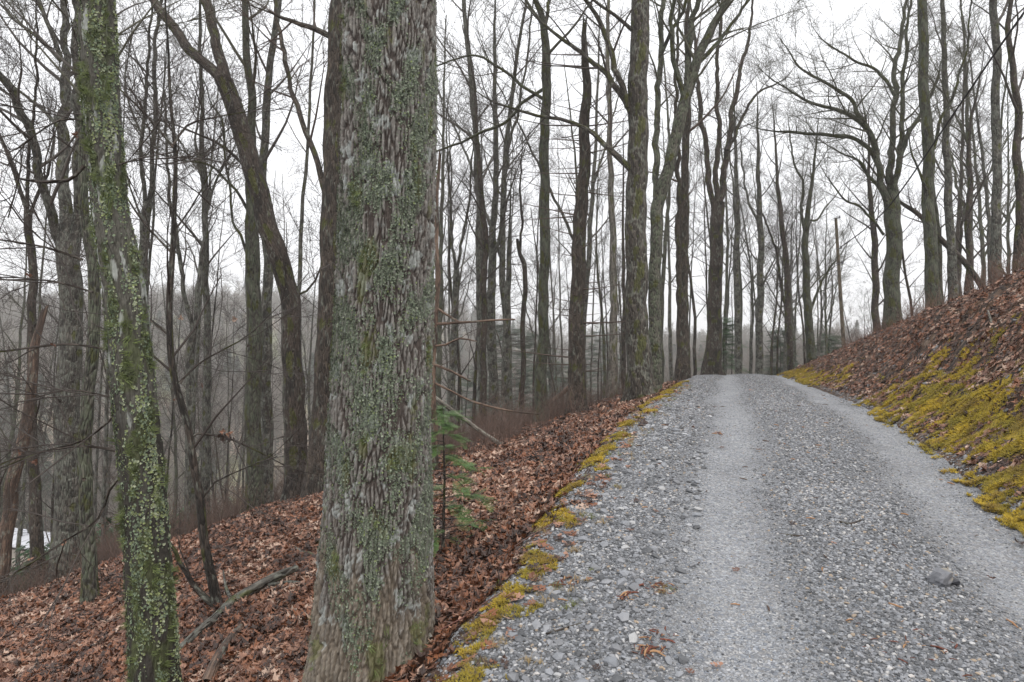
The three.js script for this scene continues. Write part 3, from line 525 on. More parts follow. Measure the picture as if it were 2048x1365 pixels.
const beardGeo = (() => { const g = new Geo(), r = rngOf(5); for (let k = 0; k < 14; k++) { const a = r() * TAU, q = 0.5 * r(), x = Math.cos(a) * q, z = Math.sin(a) * q, l = 0.6 + 0.8 * r(), w = 0.05; g.tri([x - w, 0, z], [x + w, 0, z], [x + (r() - 0.5) * 0.9, l, z - l * 0.9]); } return g.build(); })();
function lichen(t, n, y0, y1, accept, size, colourOf, seed, beards = 0, beardAt = null) {
  const r = rngOf(seed), lists = FLAKES.map(() => []), hair = [], put = (list, a, y, sz, tilt, c) => { const p = t.surf(a, y, 0.002), q = t.surf(a + 0.03, y), e = t.surf(a, y + 0.02), nn = V(Math.cos(a), 0, Math.sin(a)), m = q.sub(p).cross(e.sub(p)).normalize(); if (m.dot(nn) < 0) m.negate(); m.lerp(nn, 0.5).normalize(); list.push({ m: place(p, m, r() * TAU, sz, tilt, r() * TAU), c }); };
  for (let k = 0; k < n; k++) { const a = r() * TAU, y = y0 + (y1 - y0) * r(); const m = accept(a, y + t.base.y, r); if (m < 0 || r() > m) continue; put(lists[Math.floor(r() * 3)], a, y, size[0] + (size[1] - size[0]) * r() ** 2, (r() - 0.5) * 1.1, colourOf(a, y + t.base.y, r)); }
  for (let k = 0; k < beards; k++) { const a = r() * TAU, y = y0 + (y1 - y0) * r(); if (beardAt(a, y + t.base.y) < r()) continue; const p = t.surf(a, y, 0.0), nn = V(Math.cos(a), 0.25, Math.sin(a)).normalize(), c = 0.7 + 0.6 * r(); _q.setFromUnitVectors(UPV, nn); hair.push({ m: place(p, nn, r() * TAU, 0.016 + 0.016 * r(), (r() - 0.5) * 1.2, r() * TAU), c: rgb(0.125 * c, 0.16 * c, 0.05 * c) }); }
  lists.forEach((l, k) => instances('lichen', FLAKES[k], flakeMat, l, t.g));
  instances('moss_tufts', beardGeo, mossMat, hair, t.g);
}
const facing = (a) => Math.sin(a);                          // +1 is the side towards the road's lower end (towards the viewer)
{
  const band = (a, y) => fbm2(Math.cos(a) * 1.1 + 3, y * 1.9 + Math.sin(a) * 0.6, 3);
  const t = nearTrunk('furrowed_tree', 'massive furrowed grey trunk crusted with lichen at the road edge', {
    D: 3.8, seed: 41, round: 540, cellsRound: 78, cellUp: 0.14, depth: 0.023, fineDepth: 0.0048, top: 17, fineTop: 4.4,
    pts: [[742, 1420, 256], [745, 1330, 244], [750, 1220, 232], [753, 1100, 224], [756, 1000, 214], [761, 800, 203], [769, 600, 194], [776, 400, 187], [780, 200, 187], [780, 0, 186], [781, -150, 182]],
    colour: (a, y, [, plate, id, fine, f2]) => {
      const low = sst(0.5, 0.3, y + 0.35 * n2(a * 2, y * 2) + 0.15 * fine), n = clamp(0.5 + 0.5 * fine + 0.25 * f2 + 0.3 * (id - 0.5));
      let c = [lerp(0.09, 0.235, n), lerp(0.083, 0.222, n), lerp(0.075, 0.204, n)]; const inner = sst(0.52, 0.4, plate + 0.12 * f2); c = c.map((q, k) => lerp(q, [0.058, 0.046, 0.04][k] * (0.8 + 0.5 * n), inner));
      const tan = [lerp(0.1, 0.25, n), lerp(0.082, 0.21, n), lerp(0.062, 0.16, n)]; c = c.map((q, k) => lerp(q, tan[k], low * 0.7));
      const crust = sst(0.42, 0.56, n3(Math.cos(a) * 3.4, Math.sin(a) * 3.4, y * 7.5) * 0.55 + fine * 0.3 + 0.35 * sst(0.1, 0.4, n2(a * 0.8, y * 3.2)) - 0.3 * low); c = c.map((q, k) => lerp(q, [0.36, 0.385, 0.37][k] * (0.85 + 0.2 * f2), crust * 0.8));
      const gr = sst(-0.05, 0.35, band(a, y)) * (1 - low); c = c.map((q, k) => lerp(q, [0.1, 0.125, 0.09][k] * (1 + 0.3 * f2), gr * 0.5));
      const ms = sst(0.5, 0.75, n3(Math.cos(a) * 1.6 + 9, Math.sin(a) * 1.6, y * 2.2) + 0.2 * fine); return c.map((q, k) => lerp(q, [0.09, 0.1, 0.02][k], ms * 0.6));
    },
  });
  const dens = (a, y) => { const m = band(a, y), mid = sst(0.15, 0.7, y) * (1 - 0.55 * sst(2.0, 2.4, y)) + 0.5 * sst(2.3, 2.5, y) * (1 - sst(2.75, 2.95, y)); return clamp(0.2 + 1.35 * m + 0.55 * (mid - 0.45)) * (0.35 + 0.65 * sst(1.1, 0.2, Math.abs(a - 1.9) * 0.6)); };
  lichen(t, 210000, 0.1, 4.2, dens, [0.003, 0.0075], (a, y, r) => { const k = 0.6 + 0.7 * r(), g = r(); return g < 0.6 ? rgb(0.135 * k, 0.165 * k, 0.115 * k) : g < 0.92 ? rgb(0.215 * k, 0.245 * k, 0.18 * k) : rgb(0.17 * k, 0.21 * k, 0.09 * k); }, 61, 9000, (a, y) => 0.6 * sst(0.55, 0.8, n3(Math.cos(a) * 1.6 + 9, Math.sin(a) * 1.6, y * 2.2)) + sst(0.3, 0.0, y) * 0.12);
  t.tr.clothe(smooth(t.s, 0.3), 0.55, 1, 16, { wander: 0.3, up: 0.06, density: 0.9, sprays: 1.1, depth: 1, rise: 0.9, len: 4.5 }); t.tr.done('grey');
  // a twig of root bark at its foot
}
{
  const t = nearTrunk('mossy_tree', 'slim leaning trunk in ruffled green lichen and moss, left foreground', {
    D: 3.6, seed: 53, round: 190, cellsRound: 17, cellUp: 0.14, depth: 0.011, fineDepth: 0.0035, top: 13, fineTop: 4.6,
    pts: [[318, 1560, 104], [312, 1400, 94], [306, 1300, 90], [288, 1000, 84], [269, 800, 80], [250, 600, 80], [232, 490, 72], [217, 400, 67], [202, 200, 68], [192, 0, 66], [186, -150, 64]],
    colour: (a, y, [, plate, id, fine, f2]) => { const n = clamp(0.5 + 0.5 * fine + 0.3 * f2), pale = sst(0.52, 0.62, n3(Math.cos(a) * 1.5, Math.sin(a) * 1.5, y * 3.2) + 0.15 * fine), wet = sst(1.6, 0.9, y + 0.5 * n2(a, y * 1.5)); let c = [lerp(0.04, 0.1, n), lerp(0.038, 0.096, n), lerp(0.031, 0.08, n)]; c = c.map((q, k) => lerp(q, [0.026, 0.022, 0.018][k] * (0.7 + 0.6 * n), wet * 0.85)); c = c.map((q, k) => lerp(q, [0.33, 0.35, 0.33][k], pale * (1 - wet) * 0.8)); const ms = sst(0.05, 0.4, n3(Math.cos(a) * 1.2 + 4, Math.sin(a) * 1.2, y * 2.6)); return c.map((q, k) => lerp(q, [0.06, 0.075, 0.024][k] * (0.7 + 0.5 * n), ms * 0.6)); },
  });
  const patch = (a, y) => n3(Math.cos(a) * 1.3, Math.sin(a) * 1.3, y * 2.1 + 7) * 0.7 + n3(Math.cos(a) * 4, Math.sin(a) * 4, y * 7) * 0.5;
  lichen(t, 52000, 0, 4.9, (a, y) => clamp(0.34 + 1.1 * patch(a, y)), [0.004, 0.0092], (a, y, r) => { const k = 0.65 + 0.7 * r(), g = r() + 0.35 * n3(Math.cos(a), Math.sin(a), y * 2); return g < 0.5 ? rgb(0.15 * k, 0.19 * k, 0.125 * k) : g < 0.8 ? rgb(0.215 * k, 0.25 * k, 0.115 * k) : rgb(0.29 * k, 0.32 * k, 0.22 * k); }, 62, 7500, (a, y) => sst(0.1, 0.5, n3(Math.cos(a) * 1.2 + 4, Math.sin(a) * 1.2, y * 2.6)) * 0.8);
  const twigList = [[[165, 520, 6], [90, 495, 5], [0, 480, 4], [-90, 470, 3]], [[185, 585, 5], [100, 562, 4], [0, 560, 3]], [[168, 332, 9], [150, 352, 8], [135, 361, 8], [80, 364, 7], [36, 357, 4]], [[215, 700, 5], [130, 689, 5], [0, 704, 4], [-80, 715, 3]], [[238, 904, 6], [163, 893, 5], [50, 911, 4], [0, 930, 3], [-60, 960, 3]], [[222, 838, 5], [168, 880, 4], [84, 905, 4], [0, 937, 3]], [[243, 950, 6], [218, 982, 6], [196, 1038, 5], [129, 1083, 4], [0, 1166, 4], [-80, 1210, 3]], [[240, 800, 4], [140, 780, 3], [60, 800, 3]], [[236, 330, 4], [280, 320, 3], [340, 340, 2]], [[196, 250, 5], [120, 240, 4], [30, 300, 3]]];
  twigList.forEach((l, k) => { const q = stem(t.tr, l, 3.6, t.base, { dz: (t.tr.r() - 0.5) * 0.5 }); mesh('branch', new Geo().tube(smooth(q, 0.08), 6, { lump: 0.1, seed: k }), BARK.dark, t.g); if (k !== 2) t.tr.clothe(smooth(q, 0.08), 0.2, 1, 6, { wander: 0.3, up: 0.02, density: 1.5, sprays: 2, depth: 0, rise: 1.2, len: 0.55, spraySize: 0.4 }); });
  t.tr.clothe(smooth(t.s, 0.3), 0.6, 1, 12, { wander: 0.3, up: 0.06, density: 0.9, sprays: 1.2, depth: 1, rise: 1, len: 3 }); t.tr.done('dark');
}
// the trees whose stems the eye can follow, nearest first
const T = tracedTree;
T('sapling', 'dark crooked sapling forking from its foot beside the lichen covered trunk', { D: 6, bark: 'dark', flare: 0.25, category: 'sapling', sides: 10, pts: [[441, 1232, 25], [428, 1180, 21], [414, 1100, 18], [392, 980, 17], [368, 870, 15], [345, 770, 14], [335, 660, 13], [338, 560, 12], [343, 450, 10], [346, 290, 8]],
  limbs: [{ pts: [[441, 1225, 15], [402, 1187, 14], [366, 1142, 12], [338, 1104, 10]], n: 2, len: 0.6 }, { pts: [[346, 295, 7], [297, 236, 6], [236, 180, 4], [195, 150, 3]], len: 0.9, n: 7 }, { pts: [[346, 290, 6], [374, 252, 5], [420, 236, 4], [484, 220, 3]], len: 0.9, n: 7 }, { pts: [[336, 668, 9], [302, 642, 8], [262, 610, 6]], len: 0.8, n: 4 }, { pts: [[342, 505, 6], [318, 480, 5], [282, 440, 5], [246, 394, 4]], len: 0.8, n: 5 }, { pts: [[345, 780, 6], [395, 730, 5], [440, 700, 4], [500, 660, 3]], len: 0.8, n: 6 }, { pts: [[372, 880, 6], [395, 868, 6], [465, 880, 5], [548, 925, 3]], len: 0.6, n: 6 }, { pts: [[400, 1010, 5], [430, 965, 4], [500, 930, 3]], len: 0.6, n: 5 }, { pts: [[340, 470, 5], [380, 420, 4], [410, 350, 3]], len: 0.9, n: 6 }],
  crown: { wander: 0.4, up: 0.02, density: 1.6, sprays: 1.3, depth: 0, len: 0.9, spraySize: 0.45 }, n: 10, from: 0.25 });
T('slender_tree', 'thin grey-green trunk rooted low on the leaf slope at left', { D: 7.4, bark: 'green', pts: [[182, 1212, 34], [176, 1130, 28], [166, 1000, 26], [176, 860, 25], [184, 700, 24], [186, 560, 22], [172, 460, 20], [165, 380, 18], [170, 250, 16]], top: 9, n: 10, from: 0.6, crown: { len: 1.8 } });
T('curved_tree', 'dark mossy trunk that bows left and forks into two high limbs', { D: 12, bark: 'dark', dz: 0.05, pts: [[592, 1000, 54], [594, 900, 46], [590, 800, 43], [582, 700, 40], [576, 600, 40], [556, 510, 40], [530, 430, 40], [508, 350, 39], [486, 270, 38], [462, 190, 36], [448, 158, 34]],
  limbs: [{ pts: [[452, 170, 28], [428, 143, 26], [398, 118, 24], [365, 85, 23], [335, 40, 22], [303, -5, 20], [270, -60, 17]], top: 14, n: 9, len: 2.4, from: 0.45 }, { pts: [[450, 160, 28], [440, 115, 26], [428, 70, 24], [412, 15, 24], [400, -40, 22]], top: 16, n: 10, len: 2.6, from: 0.35 }, { pts: [[506, 350, 8], [440, 290, 6], [350, 250, 4], [310, 240, 3]], len: 1.2 }, { pts: [[562, 540, 6], [600, 590, 6], [630, 560, 5], [660, 470, 3]], len: 1.3, n: 6 }] });
T('straight_tree', 'straight dark brown trunk just behind the massive furrowed trunk', { D: 11, bark: 'brown', pts: [[640, 985, 62], [644, 900, 52], [650, 750, 46], [656, 600, 42], [661, 450, 40], [664, 360, 38], [668, 200, 38], [672, 60, 36], [675, -40, 34]], top: 19, n: 14, from: 0.55,
  limbs: [{ pts: [[664, 440, 16], [650, 385, 15], [628, 310, 14], [600, 230, 12], [572, 140, 11], [556, 60, 10], [545, -10, 9]], top: 12, n: 8, len: 1.8 }, { pts: [[664, 75, 14], [632, 58, 14], [600, 46, 12], [565, 36, 9], [540, 28, 5]], n: 5, len: 1.2 }] });
T('forked_tree', 'broad grey trunk dividing into three upright stems at far left', { D: 13, bark: 'grey', pts: [[136, 1110, 62], [136, 1000, 52], [136, 900, 48], [138, 760, 44], [141, 640, 42], [142, 540, 44], [140, 470, 46]],
  limbs: [{ pts: [[128, 500, 24], [112, 470, 22], [96, 410, 21], [80, 350, 20], [64, 280, 20], [50, 230, 20], [22, 180, 18], [0, 150, 17], [-40, 110, 14]], top: 10, n: 8, len: 2 }, { pts: [[134, 480, 28], [127, 380, 27], [126, 280, 27], [132, 180, 24], [132, 110, 16], [124, 20, 15], [122, -40, 14]], top: 17, n: 9, len: 2.4, sides: 10 }, { pts: [[152, 480, 24], [156, 400, 24], [157, 300, 23], [158, 220, 21], [152, 100, 18], [155, -20, 16]], top: 17, n: 9, len: 2.4 }, { pts: [[122, 120, 12], [108, 80, 11], [90, 40, 10], [75, -10, 9]], n: 5, len: 1.6 }, { pts: [[120, 122, 9], [90, 90, 8], [45, 52, 7], [0, 10, 6]], n: 5, len: 1.6 }, { pts: [[116, 255, 9], [90, 225, 8], [60, 200, 7], [15, 165, 5]], n: 4, len: 1.6 }] });
T('dark_tree', 'thin dark trunk with spreading fork near the left frame edge', { D: 14, bark: 'dark', pts: [[76, 1120, 26], [70, 1000, 22], [64, 860, 19], [60, 700, 17], [61, 560, 16], [59, 470, 15], [54, 420, 15]], limbs: [{ pts: [[54, 425, 10], [40, 380, 10], [20, 320, 9], [5, 285, 8], [-20, 240, 7]], n: 6 }, { pts: [[54, 425, 9], [56, 340, 8], [62, 250, 7], [70, 160, 6], [72, 60, 5]], n: 7 }, { pts: [[58, 430, 8], [80, 380, 7], [100, 330, 6], [105, 260, 4]], n: 5 }], crown: { len: 1.8 } });
T('broken_snag', 'splintered reddish dead snag leaning at the far left edge', { D: 12, bark: 'wood', category: 'snag', flare: 0.2, jag: 0.35, pts: [[5, 1120, 28], [20, 1010, 26], [45, 880, 23], [64, 780, 20], [74, 700, 17], [80, 650, 12]] });
T('green_trunk_tree', 'straight lichen-green trunk crossing behind the bowed dark trunk', { D: 14, bark: 'green', pts: [[505, 1040, 40], [508, 900, 33], [508, 780, 30], [507, 640, 30], [507, 520, 30], [503, 430, 26], [498, 340, 22], [502, 240, 18], [495, 120, 15], [485, 0, 13], [482, -40, 12]], top: 17, n: 12, from: 0.5, limbs: [{ pts: [[500, 530, 8], [480, 470, 7], [462, 420, 6], [445, 260, 5], [425, 215, 4]], n: 5, len: 1.4 }, { pts: [[500, 430, 9], [470, 380, 7], [420, 330, 5], [360, 320, 4]], n: 6, len: 1.4 }] });
T('grey_trunk_tree', 'narrow grey trunk between the lichen-green and bowed trunks', { D: 15, bark: 'grey', pts: [[534, 1030, 30], [532, 900, 24], [534, 760, 22], [535, 620, 21], [533, 500, 19], [524, 400, 17], [524, 310, 17], [536, 190, 15], [546, 90, 13], [556, 10, 12]], top: 16, n: 12, from: 0.45, crown: { len: 2 } });
T('young_tree', 'slim trunk with mossy wounds forking low into a wide V', { D: 17, bark: 'grey', pts: [[382, 1020, 22], [382, 900, 19], [380, 780, 18], [378, 710, 17], [390, 655, 16]], limbs: [{ pts: [[388, 660, 12], [372, 600, 11], [362, 540, 11], [352, 480, 10], [345, 420, 9], [335, 330, 7], [330, 200, 5]], n: 9, len: 1.6 }, { pts: [[392, 655, 13], [396, 590, 12], [402, 510, 12], [413, 440, 10], [416, 400, 9], [404, 360, 8], [392, 290, 6], [398, 200, 4]], n: 9, len: 1.6 }, { pts: [[415, 420, 7], [430, 370, 6], [455, 320, 4]], n: 5, len: 1.3 }] });
T('twin_stem_tree', 'slender pale tree with two upright stems left of the bowed trunk', { D: 18, bark: 'grey', pts: [[280, 1010, 24], [282, 850, 20], [284, 700, 19], [284, 560, 18], [290, 450, 19], [294, 405, 18]], limbs: [{ pts: [[292, 420, 11], [286, 350, 10], [284, 260, 9], [292, 160, 8], [300, 70, 6], [304, 0, 5]], top: 15, n: 10, len: 1.8 }, { pts: [[297, 415, 12], [306, 340, 11], [308, 240, 11], [308, 130, 10], [316, 40, 8], [322, -20, 7]], top: 17, n: 10, len: 1.8 }, { pts: [[284, 270, 6], [262, 220, 5], [252, 150, 4], [262, 60, 3]], n: 5, len: 1.3 }, { pts: [[285, 440, 6], [268, 400, 5], [255, 350, 3]], n: 4, len: 1.2 }] });
T('peeling_snag', 'thin peeling snag with bare broken branches beside the massive trunk', { D: 9, bark: 'wood', category: 'snag', jag: 0.2, pts: [[868, 930, 14], [869, 800, 13], [871, 650, 12], [872, 500, 11], [874, 380, 9], [876, 330, 6]],
  limbs: [[[868, 612, 6], [893, 630, 6], [922, 645, 4]], [[866, 649, 7], [930, 645, 6], [1026, 641, 4]], [[864, 693, 5], [890, 690, 5], [922, 677, 5], [958, 684, 3]], [[864, 728, 7], [900, 742, 6], [946, 763, 4]], [[864, 764, 6], [905, 784, 5], [965, 810, 5], [1020, 824, 4], [1078, 828, 3]]].map((pts) => ({ pts, n: 1, len: 0.35, dz: 0.25, name: 'broken_branch' })), crown: { len: 0.5, spraySize: 0.25 } });
T('roadside_tree', 'tall furrowed trunk at the road edge below the crest', { D: 15, bark: 'furrow', sides: 24, flare: 0.55, pts: [[1284, 790, 60], [1281, 740, 50], [1277, 660, 47], [1274, 560, 45], [1272, 440, 44], [1273, 330, 42], [1276, 200, 40], [1279, 100, 39], [1281, 0, 38], [1282, -50, 37]], top: 20, n: 14, from: 0.62,
  limbs: [{ pts: [[1262, 340, 16], [1238, 315, 15], [1212, 288, 13], [1172, 258, 11], [1130, 240, 9], [1060, 228, 7], [995, 206, 5]], n: 7, len: 1.8 }, { pts: [[1262, 225, 18], [1250, 198, 17], [1220, 155, 14], [1170, 112, 11], [1130, 82, 9], [1098, 58, 7], [1060, 20, 5]], n: 7, len: 2 }, { pts: [[1256, 215, 16], [1246, 170, 15], [1232, 135, 14], [1206, 58, 12], [1180, 14, 10], [1150, -30, 8]], n: 7, len: 2, top: 12 }, { pts: [[1264, 60, 10], [1230, 30, 8], [1190, 0, 7], [1150, -20, 5]], n: 5, len: 1.6 }] });
T('limby_tree', 'lichen-grey tree fanning into long limbs beside the tall furrowed trunk', { D: 17, bark: 'green', flare: 0.3, pts: [[1310, 775, 30], [1310, 640, 26], [1311, 520, 25], [1314, 440, 26], [1324, 385, 25], [1341, 320, 25], [1357, 252, 25], [1372, 192, 23], [1396, 122, 20], [1424, 58, 17], [1450, 8, 14], [1472, -30, 12]], top: 12, n: 8, from: 0.6,
  limbs: [{ pts: [[1313, 430, 17], [1313, 300, 16], [1316, 200, 15], [1322, 100, 13], [1325, 0, 12]], top: 17, n: 9, len: 2 }, { pts: [[1370, 200, 15], [1351, 130, 13], [1343, 60, 11], [1350, -5, 9]], top: 12, n: 7, len: 2 }, { pts: [[1374, 185, 18], [1378, 105, 17], [1386, 40, 15], [1402, -10, 12]], top: 15, n: 8, len: 2.2 }, { pts: [[1392, 130, 12], [1430, 92, 10], [1462, 50, 8], [1502, -5, 6]], n: 7, len: 2 }, { pts: [[1322, 110, 10], [1344, 60, 9], [1368, 20, 8], [1375, -20, 7]], n: 5, len: 1.6 }] });
T('forest_tree', 'straight mottled trunk left of the dead conifer snags', { D: 17, bark: 'green', pts: [[1080, 880, 34], [1082, 780, 25], [1086, 640, 22], [1088, 500, 22], [1089, 350, 21], [1092, 200, 20], [1092, 100, 18], [1086, 40, 14], [1072, 5, 12], [1060, -30, 11]], top: 15, n: 8, from: 0.6, limbs: [{ pts: [[1092, 175, 9], [1046, 205, 8], [1010, 246, 8], [969, 261, 7], [920, 285, 6], [876, 302, 5]], n: 6, len: 1.2 }, { pts: [[1090, 200, 9], [1050, 175, 8], [990, 130, 7], [940, 110, 5], [880, 130, 4]], n: 7, len: 1.4 }, { pts: [[1088, 60, 10], [1096, 20, 9], [1105, -30, 8]], top: 16, n: 6 }] });
T('conifer_snag', 'stout dead conifer trunk bristling with bare stubs', { D: 16, bark: 'brown', category: 'snag', jag: 0.3, pts: [[1156, 830, 46], [1155, 780, 38], [1154, 660, 33], [1157, 540, 30], [1162, 420, 28], [1168, 320, 24], [1173, 200, 20], [1172, 110, 14], [1170, 60, 9]], stubs: [0.12, 0.97, 95, 1.5], twig: 'dark' });
T('thin_conifer_snag', 'thin dead conifer pole covered in short spiky stubs', { D: 19, bark: 'grey', category: 'snag', pts: [[1008, 860, 22], [1010, 760, 18], [1014, 640, 15], [1017, 540, 11], [1019, 462, 5]], stubs: [0.08, 0.98, 110, 0.9], twig: 'grey' });
T('gnarled_tree', 'dark trunk with a crooked break between the bare snags', { D: 20, bark: 'dark', pts: [[965, 880, 18], [966, 780, 14], [968, 660, 13], [966, 580, 14], [972, 480, 13], [962, 380, 11], [956, 300, 9], [950, 200, 6]], n: 12, from: 0.35, crown: { len: 1.6 } });
T('grey_pole_tree', 'grey trunk standing close behind the crooked dark trunk', { D: 21, bark: 'grey', pts: [[986, 880, 24], [984, 760, 20], [982, 650, 19], [983, 540, 17], [988, 420, 13], [992, 300, 11], [990, 180, 9], [988, 90, 7]], top: 14, n: 12, from: 0.4, crown: { len: 1.8 }, limbs: [{ pts: [[983, 530, 9], [1000, 460, 8], [1010, 380, 7], [1015, 300, 5]], n: 6, len: 1.3 }] });
T('crooked_tree', 'thin tree with a sharp kink and swan-neck top', { D: 20, bark: 'dark', pts: [[1040, 880, 14], [1044, 760, 11], [1047, 640, 10], [1051, 560, 10], [1048, 528, 10], [1040, 510, 8], [1034, 478, 6]], limbs: [{ pts: [[1040, 512, 7], [1041, 470, 6], [1044, 420, 6], [1040, 380, 5], [1043, 330, 4]], n: 3, len: 0.7 }], crown: { len: 0.7 } });
T('pale_trunk_tree', 'smooth pale trunk left of the tall furrowed roadside trunk', { D: 22, bark: 'pale', pts: [[1224, 800, 24], [1226, 720, 18], [1228, 600, 16], [1226, 480, 14], [1222, 360, 12], [1219, 230, 10], [1217, 120, 9]], top: 17, n: 12, from: 0.45, crown: { len: 1.8 } });
T('background_tree', 'slim grey pair of stems seen left of the massive trunk gap', { D: 22, bark: 'grey', pts: [[902, 860, 20], [906, 740, 16], [910, 620, 15], [912, 540, 13]], limbs: [{ pts: [[912, 550, 8], [905, 480, 7], [900, 400, 6], [895, 300, 4]], n: 7 }, { pts: [[912, 545, 8], [925, 480, 7], [938, 400, 6], [945, 310, 4]], n: 7 }], crown: { len: 1.8 } });
T('double_trunk_tree', 'pair of joined straight trunks right of the long-limbed grey tree', { D: 22, bark: 'brown', pts: [[1366, 770, 32], [1366, 680, 26], [1366, 580, 22], [1368, 460, 20], [1372, 330, 16], [1374, 200, 13], [1374, 90, 10]], top: 16, n: 12, from: 0.5, limbs: [{ pts: [[1360, 640, 14], [1357, 520, 13], [1357, 400, 12], [1355, 280, 10], [1352, 160, 8]], top: 15, n: 8, len: 1.6 }], stubs: [0.2, 0.8, 40, 0.9] });
T('crest_tree', 'dark forked trunk at the left verge of the road crest', { D: 26, bark: 'dark', pts: [[1424, 760, 40], [1424, 720, 34], [1430, 640, 30], [1433, 540, 28], [1433, 450, 27], [1436, 405, 26]], limbs: [{ pts: [[1430, 440, 15], [1421, 370, 14], [1410, 290, 13], [1399, 200, 11], [1392, 110, 9]], top: 15, n: 10 }, { pts: [[1437, 410, 18], [1447, 370, 17], [1455, 300, 15], [1462, 240, 13], [1480, 150, 10], [1500, 60, 7]], top: 17, n: 12 }, { pts: [[1434, 420, 15], [1434, 340, 14], [1437, 260, 12], [1434, 160, 10], [1440, 60, 8]], top: 18, n: 10 }, { pts: [[1455, 300, 9], [1480, 250, 8], [1510, 190, 6], [1550, 170, 4]], n: 6 }], crown: { len: 2.4 } });
T('crest_tree', 'slim straight trunk rising just beyond the left wheel track crest', { D: 30, bark: 'grey', pts: [[1478, 770, 15], [1476, 680, 14], [1474, 560, 13], [1474, 440, 11], [1472, 340, 8], [1470, 260, 5]], n: 12, from: 0.35, crown: { len: 2 } });
T('crest_tree', 'straight grey trunk rising over the middle of the road crest', { D: 30, bark: 'grey', pts: [[1519, 770, 16], [1519, 680, 15], [1521, 560, 14], [1521, 440, 12], [1518, 350, 8], [1516, 270, 5]], n: 14, from: 0.3, crown: { len: 2 }, limbs: [{ pts: [[1521, 450, 7], [1500, 410, 6], [1488, 360, 5], [1484, 300, 4]], n: 6 }] });
T('crest_tree', 'two-stemmed tree leaning left beyond the right wheel track', { D: 33, bark: 'dark', pts: [[1586, 760, 15], [1580, 700, 14], [1576, 620, 13], [1572, 520, 11], [1562, 440, 10], [1556, 370, 7], [1552, 300, 5]], n: 14, from: 0.3, crown: { len: 2.2 }, limbs: [{ pts: [[1576, 640, 8], [1560, 560, 7], [1552, 500, 6], [1530, 440, 5]], n: 7 }] });
T('crest_tree', 'forked tree with mossy foot left of the wooden pole', { D: 33, bark: 'green', pts: [[1624, 725, 20], [1620, 680, 17], [1614, 600, 16], [1612, 520, 14], [1612, 460, 12], [1620, 400, 9], [1628, 340, 6]], n: 12, from: 0.3, crown: { len: 2.2 }, limbs: [{ pts: [[1612, 470, 9], [1602, 420, 8], [1608, 370, 6], [1590, 330, 5], [1582, 280, 4]], n: 8 }, { pts: [[1622, 620, 7], [1640, 570, 6], [1658, 540, 5], [1678, 515, 3]], n: 6 }, { pts: [[1616, 440, 6], [1634, 440, 5], [1650, 415, 4], [1664, 400, 3]], n: 3 }] });
T('spreading_tree', 'wide fan-shaped mossy tree arching over the road from the bank', { D: 22, bark: 'green', sides: 20, flare: 0.35, pts: [[1786, 670, 38], [1786, 600, 31], [1788, 520, 30], [1788, 460, 31], [1786, 420, 32], [1783, 385, 27]],
  limbs: [{ pts: [[1780, 420, 19], [1768, 380, 17], [1757, 324, 16], [1740, 264, 14], [1712, 236, 12], [1679, 222, 10], [1623, 204, 7], [1563, 172, 4]], n: 14, from: 0.3 }, { pts: [[1757, 330, 12], [1738, 296, 11], [1716, 279, 10], [1665, 271, 9], [1595, 265, 7], [1544, 262, 4]], n: 9, len: 1.4 }, { pts: [[1742, 268, 11], [1720, 230, 10], [1702, 199, 9], [1646, 162, 7], [1600, 134, 5], [1575, 100, 3]], n: 10 }, { pts: [[1784, 390, 19], [1783, 330, 17], [1786, 278, 15], [1790, 185, 13], [1794, 116, 11], [1807, 46, 9], [1812, -20, 7]], top: 14, n: 12 }, { pts: [[1789, 190, 8], [1770, 155, 8], [1753, 139, 7], [1716, 125, 6], [1665, 93, 4]], n: 9 }, { pts: [[1790, 420, 17], [1796, 347, 15], [1806, 300, 13], [1820, 262, 11], [1842, 231, 9], [1860, 192, 7], [1880, 140, 4]], n: 9 }, { pts: [[1796, 350, 13], [1803, 301, 12], [1806, 208, 11], [1810, 116, 9], [1818, 46, 7], [1822, -20, 5]], top: 13, n: 10 }, { pts: [[1772, 395, 9], [1740, 350, 8], [1715, 320, 6], [1690, 310, 4]], n: 8 }, { pts: [[1768, 470, 7], [1730, 420, 6], [1690, 400, 5], [1660, 360, 3]], n: 9, len: 1.3 }], crown: { len: 2.9, density: 1.4, sprays: 1.0 } });
T('bank_tree', 'tall straight lichen-grey trunk on the bank right of the fan-shaped tree', { D: 18, bark: 'green', pts: [[1866, 620, 32], [1863, 560, 26], [1860, 440, 24], [1856, 320, 22], [1852, 200, 20], [1848, 90, 19], [1844, -10, 18]], top: 16, n: 12, from: 0.55, limbs: [{ pts: [[1856, 340, 9], [1880, 250, 8], [1910, 180, 7], [1935, 100, 5], [1940, 20, 4]], n: 7 }, { pts: [[1860, 395, 7], [1840, 350, 6], [1824, 300, 4]], n: 4 }] });
T('bank_tree', 'thinner grey trunk with high ascending branches on the bank', { D: 22, bark: 'grey', pts: [[1906, 600, 20], [1902, 520, 17], [1898, 400, 15], [1894, 280, 13], [1889, 150, 11], [1886, 40, 9]], top: 15, n: 14, from: 0.3, crown: { len: 2.2 } });
T('bank_tree', 'straight trunk near the right frame edge on top of the bank', { D: 18, bark: 'grey', pts: [[1994, 560, 26], [1996, 480, 19], [1995, 350, 17], [1994, 200, 16], [1992, 80, 15], [1990, -20, 14]], top: 15, n: 12, from: 0.5 });
T('bank_tree', 'crooked dark trunk cut by the right frame edge', { D: 18, bark: 'dark', pts: [[2040, 540, 24], [2042, 440, 18], [2034, 330, 16], [2038, 240, 14], [2026, 160, 12], [2018, 60, 10], [2028, -20, 8]], top: 13, n: 12, from: 0.35 });
